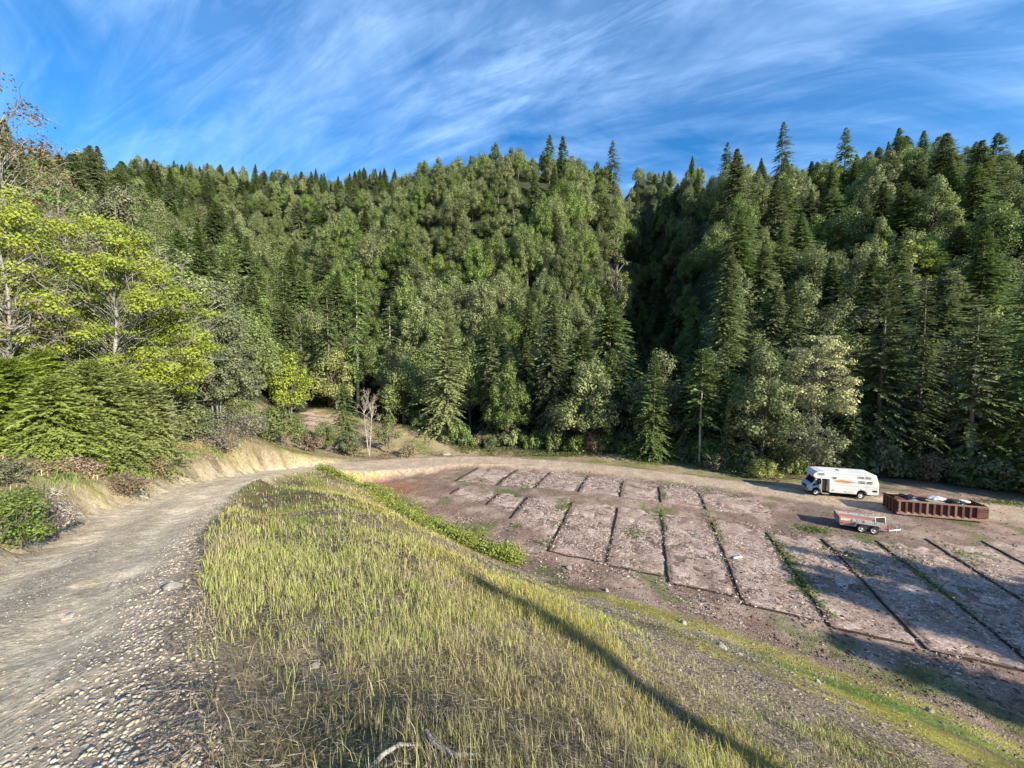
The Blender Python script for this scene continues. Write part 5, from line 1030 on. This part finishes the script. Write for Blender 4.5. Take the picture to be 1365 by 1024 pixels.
def build_motorhome():
    fx, fy = G(1080, 660.5); bx, by = G(1171, 668.5); rz = math.atan2(by - fy, bx - fx); L = math.hypot(bx - fx, by - fy)
    r = empty('motorhome', (fx, fy, float(gz(fx, fy)) + 0.02), rz); tag(r, 'white motorhome with brown swoosh and open cab door parked at the forest edge', 'motorhome')
    Wd = 2.25; e = L - 0.05
    # local x runs from nose to rear, -y faces the camera
    m = MB(); m.prism([(0.42, 1.98), (0.20, 2.22), (0.26, 2.50), (0.62, 2.74), (1.2, 2.82), (e - 0.45, 2.82), (e - 0.22, 2.74), (e + 0.05, 1.85), (e + 0.05, 0.62), (e - 0.85, 0.56), (e - 1.0, 0.56), (e - 1.08, 0.86), (e - 1.30, 1.02), (e - 1.62, 1.02), (e - 1.84, 0.86), (e - 1.92, 0.52), (1.78, 0.50), (1.72, 1.98)], 0.0, Wd)
    m.build('coach_body', M_WHITE, r, 0.05)
    # cab
    m = MB(); m.prism([(-0.12, 0.55), (-0.16, 0.95), (-0.08, 1.18), (0.16, 1.30), (0.24, 1.32), (0.24, 0.98), (0.36, 0.86), (0.70, 0.98), (0.98, 0.80), (1.02, 0.50), (1.78, 0.50), (1.72, 0.56), (1.06, 0.60), (0.98, 1.1), (0.98, 1.34), (0.24, 1.32), (0.16, 1.30)][:6] + [(0.98, 1.34), (0.98, 0.62), (0.9, 0.84), (0.62, 0.95), (0.3, 0.84), (0.16, 0.5)], 0.12, Wd - 0.12)
    cab = m.build('cab', M_CAB, r, 0.03)
    m = MB(); m.prism([(0.22, 1.32), (0.62, 1.98), (0.68, 1.98), (0.28, 1.32)], 0.22, Wd - 0.22); m.build('windshield', M_GLASS, r)
    m = MB(); m.prism([(0.16, 1.31), (0.56, 1.99), (0.70, 1.99), (0.34, 1.31)], 0.12, 0.20); m.prism([(0.16, 1.31), (0.56, 1.99), (0.70, 1.99), (0.34, 1.31)], Wd - 0.2, Wd - 0.12); m.build('windshield_pillar', M_WHITE, r)
    m = MB(); m.prism([(0.40, 1.36), (0.72, 1.95), (0.96, 1.95), (0.96, 1.36)], 0.14, 0.17); m.build('side_window', M_GLASS, r)
    m = MB(); m.box((-0.19, 0.25, 0.42), (-0.02, Wd - 0.25, 0.58)); m.build('front_bumper', M_LINE, r, 0.02)
    for yy in (0.42, Wd - 0.42):
        m = MB(); m.cyl((0, 0), 0.1, -0.03, 0.03, 16); o = m.build('headlight', M_SHEET, r); o.rotation_euler = (0, 0, rad(90)); o.location = (-0.15, yy, 0.86)
    m = MB(); m.box((-0.185, 0.62, 0.72), (-0.155, Wd - 0.62, 1.0)); m.build('grille', M_DARK, r)
    # dark doorway, open door seen edge on, step
    m = MB(); m.box((1.0, 0.16, 0.62), (1.74, 1.0, 1.97)); m.build('doorway', M_DARK, r)
    m = MB(); m.box((1.56, 0.10, 0.64), (1.74, 0.158, 1.95)); m.build('door_jamb', M_TAN, r)
    m = MB(); m.prism([(0, 0.55), (0, 1.5), (0.16, 2.0), (0.74, 2.0), (0.74, 0.55)], -0.035, 0.035); dr = m.build('door', M_WHITE, r, 0.015); dr.location = (1.0, 0.08, 0.02); dr.rotation_euler = (0, 0, rad(-108))
    m = MB(); m.prism([(0.1, 1.36), (0.22, 1.9), (0.64, 1.9), (0.64, 1.36)], -0.045, 0.045); m.build('door_window', M_GLASS, dr)
    m = MB(); m.box((1.05, -0.18, 0.34), (1.7, 0.12, 0.39)); m.build('step', M_LINE, r)
    m = MB(); m.tube([(0.52, 0.1, 1.5), (0.42, -0.14, 1.55)], 0.015); m.box((0.36, -0.2, 1.38), (0.46, -0.08, 1.72)); m.build('mirror', M_LINE, r)
    # windows along the camera side: frame > pane
    def win(x0, z0, x1, z1, split=True):
        m = MB(); t = 0.035
        m.box((x0, -0.022, z0), (x1, -0.001, z0 + t)); m.box((x0, -0.022, z1 - t), (x1, -0.001, z1)); m.box((x0, -0.022, z0 + t), (x0 + t, -0.001, z1 - t)); m.box((x1 - t, -0.022, z0 + t), (x1, -0.001, z1 - t))
        if split: m.box((x0 + t, -0.022, (z0 + z1) / 2 - 0.02), (x1 - t, -0.001, (z0 + z1) / 2 + 0.02))
        f = m.build('window', M_WHITE, r); m = MB(); m.box((x0 + t, -0.012, z0 + t), (x1 - t, -0.0015, z1 - t)); m.build('pane', M_GLASS, f)
    k = e / 6.1
    win(0.66, 2.36, 1.28, 2.64); win(1.98 * k, 2.02, 2.38 * k, 2.34)
    for x0 in (4.26, 4.90): win(x0 * k, 2.28, (x0 + 0.56) * k, 2.56)
    for x0 in (4.34, 5.0): win(x0 * k, 1.74, (x0 + 0.58) * k, 2.06)
    # swoosh and trim lines, a few millimetres proud
    m = MB(); m.poly([(2.05 * k, -0.006, 1.82), (2.5 * k, -0.006, 1.70), (3.2 * k, -0.006, 1.62), (3.75 * k, -0.006, 1.74), (4.25 * k, -0.006, 1.80), (3.8 * k, -0.006, 1.90), (3.3 * k, -0.006, 1.98), (2.9 * k, -0.006, 2.06), (2.5 * k, -0.006, 2.02)]); m.build('swoosh', M_OCHRE, r)
    m = MB(); m.poly([(2.1 * k, -0.010, 1.83), (2.7 * k, -0.010, 1.84), (3.3 * k, -0.010, 1.77), (3.9 * k, -0.010, 1.82), (4.2 * k, -0.010, 1.82), (3.3 * k, -0.010, 1.91), (2.6 * k, -0.010, 1.93)]); m.build('swoosh', M_BROWN, r)
    m = MB(); m.box((1.85, -0.008, 1.40), (e, -0.001, 1.425)); m.box((1.2, -0.008, 2.66), (e - 0.3, -0.001, 2.68)); m.box((1.85, -0.008, 1.04), (e, -0.001, 1.05)); m.box((e - 0.02 - 1.1, -0.008, 1.2), (e - 0.1, -0.001, 1.22)); m.build('trim_line', M_LINE, r)
    m = MB(); m.box((e - 0.52, -0.012, 0.92), (e - 0.12, -0.001, 1.12)); m.build('compartment_vent', M_DARK, r)
    m = MB(); m.box((2.0, -0.012, 0.72), (2.22, -0.001, 0.9)); m.box((3.1 * k, -0.012, 0.66), (3.3 * k, -0.001, 0.8)); m.box((4.55 * k, -0.012, 1.1), (4.66 * k, -0.001, 1.2)); m.build('hatch', M_LINE, r)
    m = MB(); m.box((2.9, 0.8, 2.82), (3.5, 1.4, 2.92)); m.build('roof_vent', M_SHEET, r, 0.02)
    m = MB(); m.tube([(e - 0.1, 0.2, 0.4), (e - 0.1, Wd - 0.2, 0.4)], 0.05); m.tube([(e - 0.3, 0.35, 0.65), (e - 0.1, 0.35, 0.4)], 0.03); m.tube([(e - 0.3, Wd - 0.35, 0.65), (e - 0.1, Wd - 0.35, 0.4)], 0.03); m.build('rear_bumper', M_LINE, r)
    m = MB(); m.box((0.9, 0.5, 0.32), (e - 0.4, Wd - 0.5, 0.5)); m.build('chassis', M_DARK, r)
    for x in (0.60, e - 1.46):
        wheel(r, x, 0.13, 0.37, 0.24, -1); wheel(r, x, Wd - 0.13, 0.37, 0.24, 1)
    return r
build_motorhome()
def build_dumpster():
    fx, fy = G(1195, 687); bx, by = G(1318, 698.5); rz = math.atan2(by - fy, bx - fx); L = math.hypot(bx - fx, by - fy)
    r = empty('dumpster', (fx, fy, float(gz(fx, fy)) + 0.02), rz); tag(r, 'long rust-brown roll-off dumpster with ribbed sides, heaped with junk', 'dumpster')
    Wd, H = 2.35, 1.52; t = 0.05; i = 0.16
    for y0, y1 in ((i, i + t), (Wd - i - t, Wd - i)):
        m = MB(); m.box((0.06, y0, 0.30), (L - 0.08, y1, H - 0.06)); m.build('side_panel', M_RUST, r)
    m = MB(); m.box((0.06, i + t, 0.18), (L - 0.08, Wd - i - t, 0.24)); m.build('floor_plate', M_RUSTD, r)
    m = MB(); m.box((0.0, i + t, 0.24), (0.055, Wd - i - t, H - 0.04)); dd = m.build('rear_door', M_RUST, r)
    m = MB()
    for y in (0.25, 0.75, 1.25, 1.75): m.box((-0.09, i + y, 0.22), (-0.001, i + y + 0.12, H - 0.1))
    for z in (0.5, 1.0): m.box((-0.07, i + 0.12, z), (-0.002, Wd - i - 0.12, z + 0.07))
    m.build('door_rib', M_RUST, dd)
    m = MB(); m.box((L - 0.075, i + t, 0.24), (L - 0.02, Wd - i - t, H + 0.02)); m.build('front_wall', M_RUST, r)
    for sgn, ys in ((-1, i), (1, Wd - i)):
        o0, o1 = (ys - 0.15, ys) if sgn < 0 else (ys, ys + 0.15)
        n = 11; step = (L - 1.0) / n
        for k in range(n):
            x = 0.14 + k * step; m = MB(); m.box((x, o0 + (0.01 if sgn < 0 else 0), 0.28), (x + 0.17, o1 - (0 if sgn < 0 else 0.01), H - 0.13)); m.build('rib', M_RUSTD if k % 4 == 0 else M_RUST, r, 0.01)
        m = MB(); prof = [(0.0, H - 0.125), (0.0, H), (L - 0.02, H), (L - 0.02, H - 0.125)]
        m.prism(prof, min(o0, ys) - 0.01, max(o1, ys) + 0.06); m.build('top_rail', M_RUSTD, r, 0.015)
        m = MB(); k0 = len(m.V)
        a, b = (o0 - 0.02, ys) if sgn < 0 else (o1 + 0.02, ys)
        m.V += [(0.02, a, 0.12), (L - 0.04, a, 0.12), (L - 0.04, a, 0.22), (0.02, a, 0.22), (0.02, b, 0.12), (L - 0.04, b, 0.12), (L - 0.04, b, 0.42), (0.02, b, 0.42)]; m.Fc += [[0, 1, 2, 3], [7, 6, 5, 4], [0, 4, 5, 1], [3, 2, 6, 7], [0, 3, 7, 4], [1, 5, 6, 2]]; m.build('bottom_ledge', M_RUSTD, r)
        m = MB(); m.box((L - 0.86, o0, 0.43), (L - 0.03, o1, H - 0.13)); m.build('end_plate', M_RUST, r, 0.01)
        m = MB()
        for z in (1.02, 1.2): m.box((L - 0.80, o0 - 0.02 if sgn < 0 else o1, z), (L - 0.10, o0 if sgn < 0 else o1 + 0.02, z + 0.045))
        m.build('step_bar', M_DARK, r)
    m = MB()
    for y in (0.75, Wd - 0.90): m.box((0.1, y, 0.02), (L + 0.12, y + 0.15, 0.17))
    m.build('skid_rail', M_RUSTD, r)
    for x in (0.35, L - 0.6):
        for y in (0.2, Wd - 0.42): m = MB(); m.cyl((x, 0.10), 0.10, y, y + 0.22, 14); m.build('roller', M_DARK, r)
    # what lies in it: each piece a thing of its own
    Mt = Matrix.Translation(r.location) @ Matrix.Rotation(rz, 4, 'Z')
    def wpos(x, y, z): return Mt @ Vector((x, y, z))
    import bmesh
    def lump(nm, lab, cat, x, y, z, sx, sy, sz, mat, seed, group=None):
        g = np.random.default_rng(seed); bm = bmesh.new(); bmesh.ops.create_icosphere(bm, subdivisions=4, radius=1.0)
        pl = [(unit(g.normal(0, 1, (1, 3)))[0], 0.5 + 0.4 * g.random()) for _ in range(12)]
        ph = g.random(6) * 6.28
        for v in bm.verts:
            p = np.array(v.co)
            for nrm, h in pl:
                q = p @ nrm
                if q > h: p = p - nrm * (q - h) * 0.8
            p *= 1 + 0.07 * math.sin(7 * p[0] + ph[0] + 3 * p[2]) * math.sin(8 * p[1] + ph[1]) + 0.03 * math.sin(17 * p[2] + 11 * p[0] + ph[2])
            v.co = Vector((p[0] * sx, p[1] * sy, p[2] * sz))
        me = bpy.data.meshes.new(nm); bm.to_mesh(me); bm.free(); me.polygons.foreach_set('use_smooth', np.ones(len(me.polygons), bool))
        o = link(nm, me, mat); o.location = wpos(x, y, z); o.rotation_euler = (0, 0, rz); tag(o, lab, cat, group)
    G_ = 'rubbish heaped in the dumpster'
    lump('rubbish_heap', 'mixed grey rubbish filling the dumpster under the bags', 'rubbish heap', L * 0.5, Wd / 2, 0.86, L * 0.46, 0.85, 0.60, M_LINE, 1, G_)
    lump('rubbish_bag', 'glossy black rubbish bag near the left end of the dumpster', 'rubbish bag', 1.75, 1.35, 1.50, 0.55, 0.45, 0.30, M_BAG, 2, G_)
    lump('rubbish_bag', 'black rubbish bag behind the glossy one in the dumpster', 'rubbish bag', 1.35, 1.65, 1.50, 0.42, 0.36, 0.26, M_BAG, 3, G_)
    lump('rubbish_bag', 'flat black rubbish bag in the left middle of the heap', 'rubbish bag', 2.65, 1.0, 1.42, 0.5, 0.42, 0.20, M_BAG, 4, G_)
    lump('rubbish_bag', 'large black rubbish bag under the end of the white sheet', 'rubbish bag', 4.75, 0.95, 1.50, 0.62, 0.46, 0.26, M_BAG, 5, G_)
    lump('rubbish_bag', 'black rubbish bag near the right end of the dumpster', 'rubbish bag', 5.45, 1.0, 1.44, 0.45, 0.4, 0.22, M_BAG, 6, G_)
    lump('plastic_sheet', 'bunched white plastic sheet on top of the dumpster heap', 'plastic sheet', 3.75, 1.35, 1.56, 0.80, 0.55, 0.24, M_SHEET, 7, G_)
    lump('plastic_sheet', 'small white sheet at the right end of the dumpster heap', 'plastic sheet', 5.95, 1.45, 1.50, 0.42, 0.45, 0.18, M_SHEET, 8, G_)
    m = MB(); m.box((0, 0, 0), (1.9, 0.22, 0.05)); o = m.build('board', M_WOOD); o.location = wpos(0.15, 1.9, 1.53); o.rotation_euler = (0.1, 0.02, rz + 0.05); tag(o, 'pale board lying along the back rim of the dumpster', 'board')
    m = MB(); m.box((0, 0, 0), (1.3, 0.16, 0.04)); o = m.build('board', M_WOOD); o.location = wpos(2.5, 0.5, 1.55); o.rotation_euler = (0.3, 0.04, rz - 0.2); tag(o, 'short board on the front rim of the dumpster heap', 'board')
build_dumpster()
def build_trailer():
    fx, fy = G(1119, 705.5); bx, by = G(1206, 719); rz = math.atan2(by - fy, bx - fx); Ltot = math.hypot(bx - fx, by - fy); L = Ltot * 0.77
    r = empty('utility_trailer', (fx, fy, float(gz(fx, fy)) + 0.03), rz); tag(r, 'small tandem-axle trailer with faded red sides and mesh panels, parked on the dirt', 'trailer')
    Wd = 1.9; zb = 0.50
    m = MB()
    for y in (0.0, Wd - 0.07): m.box((0, y, zb - 0.12), (L, y + 0.07, zb - 0.005))
    for k in range(6): m.box((k * (L - 0.07) / 5, 0.07, zb - 0.10), (k * (L - 0.07) / 5 + 0.06, Wd - 0.07, zb - 0.01))
    m.build('frame', M_GALV, r)
    m = MB(); m.box((0, 0.02, zb), (L, Wd - 0.02, zb + 0.03)); m.build('deck', M_WOOD, r)
    for y in (0.0, Wd - 0.03):
        m = MB(); m.box((0.04, y, zb + 0.035), (L, y + 0.03, zb + 0.30)); m.build('side_panel', M_RED, r)
        for k in range(5): x = k * (L - 0.06) / 4; m = MB(); m.box((x, y - 0.015 if y == 0 else y + 0.032, zb - 0.1), (x + 0.06, y - 0.001 if y == 0 else y + 0.047, zb + 0.55)); m.build('post', M_RED if y == 0 else M_GALV, r)
        m = MB(); m.tube([(0, y + 0.015, zb + 0.55), (L, y + 0.015, zb + 0.55)], 0.022)
        m.build('top_rail', M_GALV, r)
        m = MB(); n = 30   # expanded-metal infill
        for k in range(n + 4):
            x = -0.3 + k * (L / n)
            for sx in (0.24, -0.24):
                a, b = x, x + sx
                a_, b_ = np.clip(a, 0, L), np.clip(b, 0, L); za = zb + 0.31 + 0.23 * ((a_ - a) / (b - a)); zb_ = zb + 0.31 + 0.23 * ((b_ - a) / (b - a))
                if abs(a_ - b_) > 0.02: m.tube([(a_, y + 0.015, za), (b_, y + 0.015, zb_)], 0.007, 4)
        m.build('mesh_infill', M_GALV, r)
    # tailgate at the left end
    m = MB(); m.box((-0.04, 0.05, zb + 0.02), (0.0, Wd - 0.05, zb + 0.09)); m.box((-0.04, 0.05, zb + 0.56), (0.0, Wd - 0.05, zb + 0.62)); m.box((-0.04, 0.05, zb + 0.09), (0.0, 0.11, zb + 0.56)); m.box((-0.04, Wd - 0.11, zb + 0.09), (0, Wd - 0.05, zb + 0.56)); tg = m.build('tailgate', M_GALV, r)
    m = MB(); m.box((-0.03, 0.112, zb + 0.092), (-0.01, Wd - 0.112, zb + 0.558)); m.build('tailgate_panel', M_RED, tg)
    m = MB(); m.box((L - 0.03, 0.05, zb + 0.035), (L, Wd - 0.05, zb + 0.30)); m.build('front_panel', M_RED, r)
    for k, x in enumerate((0.14, L - 0.16)): m = MB(); m.box((x, -0.03, zb + 0.05), (x + 0.1, -0.002, zb + 0.13)); m.build('marker_light', mat_plain('red_lens', (0.5, 0.02, 0.02), 0.3), r)
    cx = L * 0.56
    for y0, out in ((-0.28, -1), (Wd + 0.28, 1)):
        ya, yb = (y0, -0.02) if out < 0 else (Wd + 0.02, y0)
        m = MB(); m.prism([(cx - 0.92, 0.50), (cx - 0.80, 0.78), (cx - 0.70, 0.82), (cx + 0.70, 0.82), (cx + 0.80, 0.78), (cx + 0.92, 0.50), (cx + 0.88, 0.50), (cx + 0.77, 0.75), (cx + 0.69, 0.785), (cx - 0.69, 0.785), (cx - 0.77, 0.75), (cx - 0.88, 0.50)], ya, yb); m.build('fender', M_GALV, r)
        for dx in (-0.42, 0.42): wheel(r, cx + dx, y0 + (0.02 if out < 0 else -0.02), 0.34, 0.2, out)
    m = MB()
    for dx in (-0.42, 0.42): m.cyl((cx + dx, 0.34), 0.04, -0.1, Wd + 0.1, 10)
    m.build('axle', M_DARK, r)
    m = MB(); m.tube([(L - 0.05, 0.08, zb - 0.07), (Ltot, Wd / 2 - 0.04, zb - 0.09)], 0.045); m.tube([(L - 0.05, Wd - 0.08, zb - 0.07), (Ltot, Wd / 2 + 0.04, zb - 0.09)], 0.045); m.box((Ltot - 0.06, Wd / 2 - 0.08, zb - 0.13), (Ltot + 0.2, Wd / 2 + 0.08, zb + 0.0)); tn = m.build('tongue', M_GALV, r)
    m = MB(); m.tube([(Ltot - 0.25, Wd / 2, 0.02), (Ltot - 0.25, Wd / 2, zb + 0.35)], 0.035); m.tube([(Ltot - 0.25, Wd / 2, zb + 0.33), (Ltot - 0.25, Wd / 2 - 0.2, zb + 0.33)], 0.015); m.build('jack', M_GALV, tn)
    # dark panel leaning inside the box
    Mt = Matrix.Translation(r.location) @ Matrix.Rotation(rz, 4, 'Z')
    o = empty('leaning_panel', Mt @ Vector((L - 0.75, 0.45, zb + 0.04)), rz); tag(o, 'dark panel in a pale frame leaning in the front of the trailer', 'panel'); o.rotation_euler = (rad(-8), 0, rz + rad(35))
    m = MB(); m.box((0.05, 0.005, 0.05), (1.0, 0.025, 0.72)); m.build('sheet', M_DARK, o)
    m = MB(); m.box((0, 0, 0), (1.05, 0.03, 0.05)); m.box((0, 0, 0.72), (1.05, 0.03, 0.77)); m.box((0, 0, 0.05), (0.05, 0.03, 0.72)); m.box((1.0, 0, 0.05), (1.05, 0.03, 0.72)); m.build('rim_frame', M_ALU, o)
build_trailer()
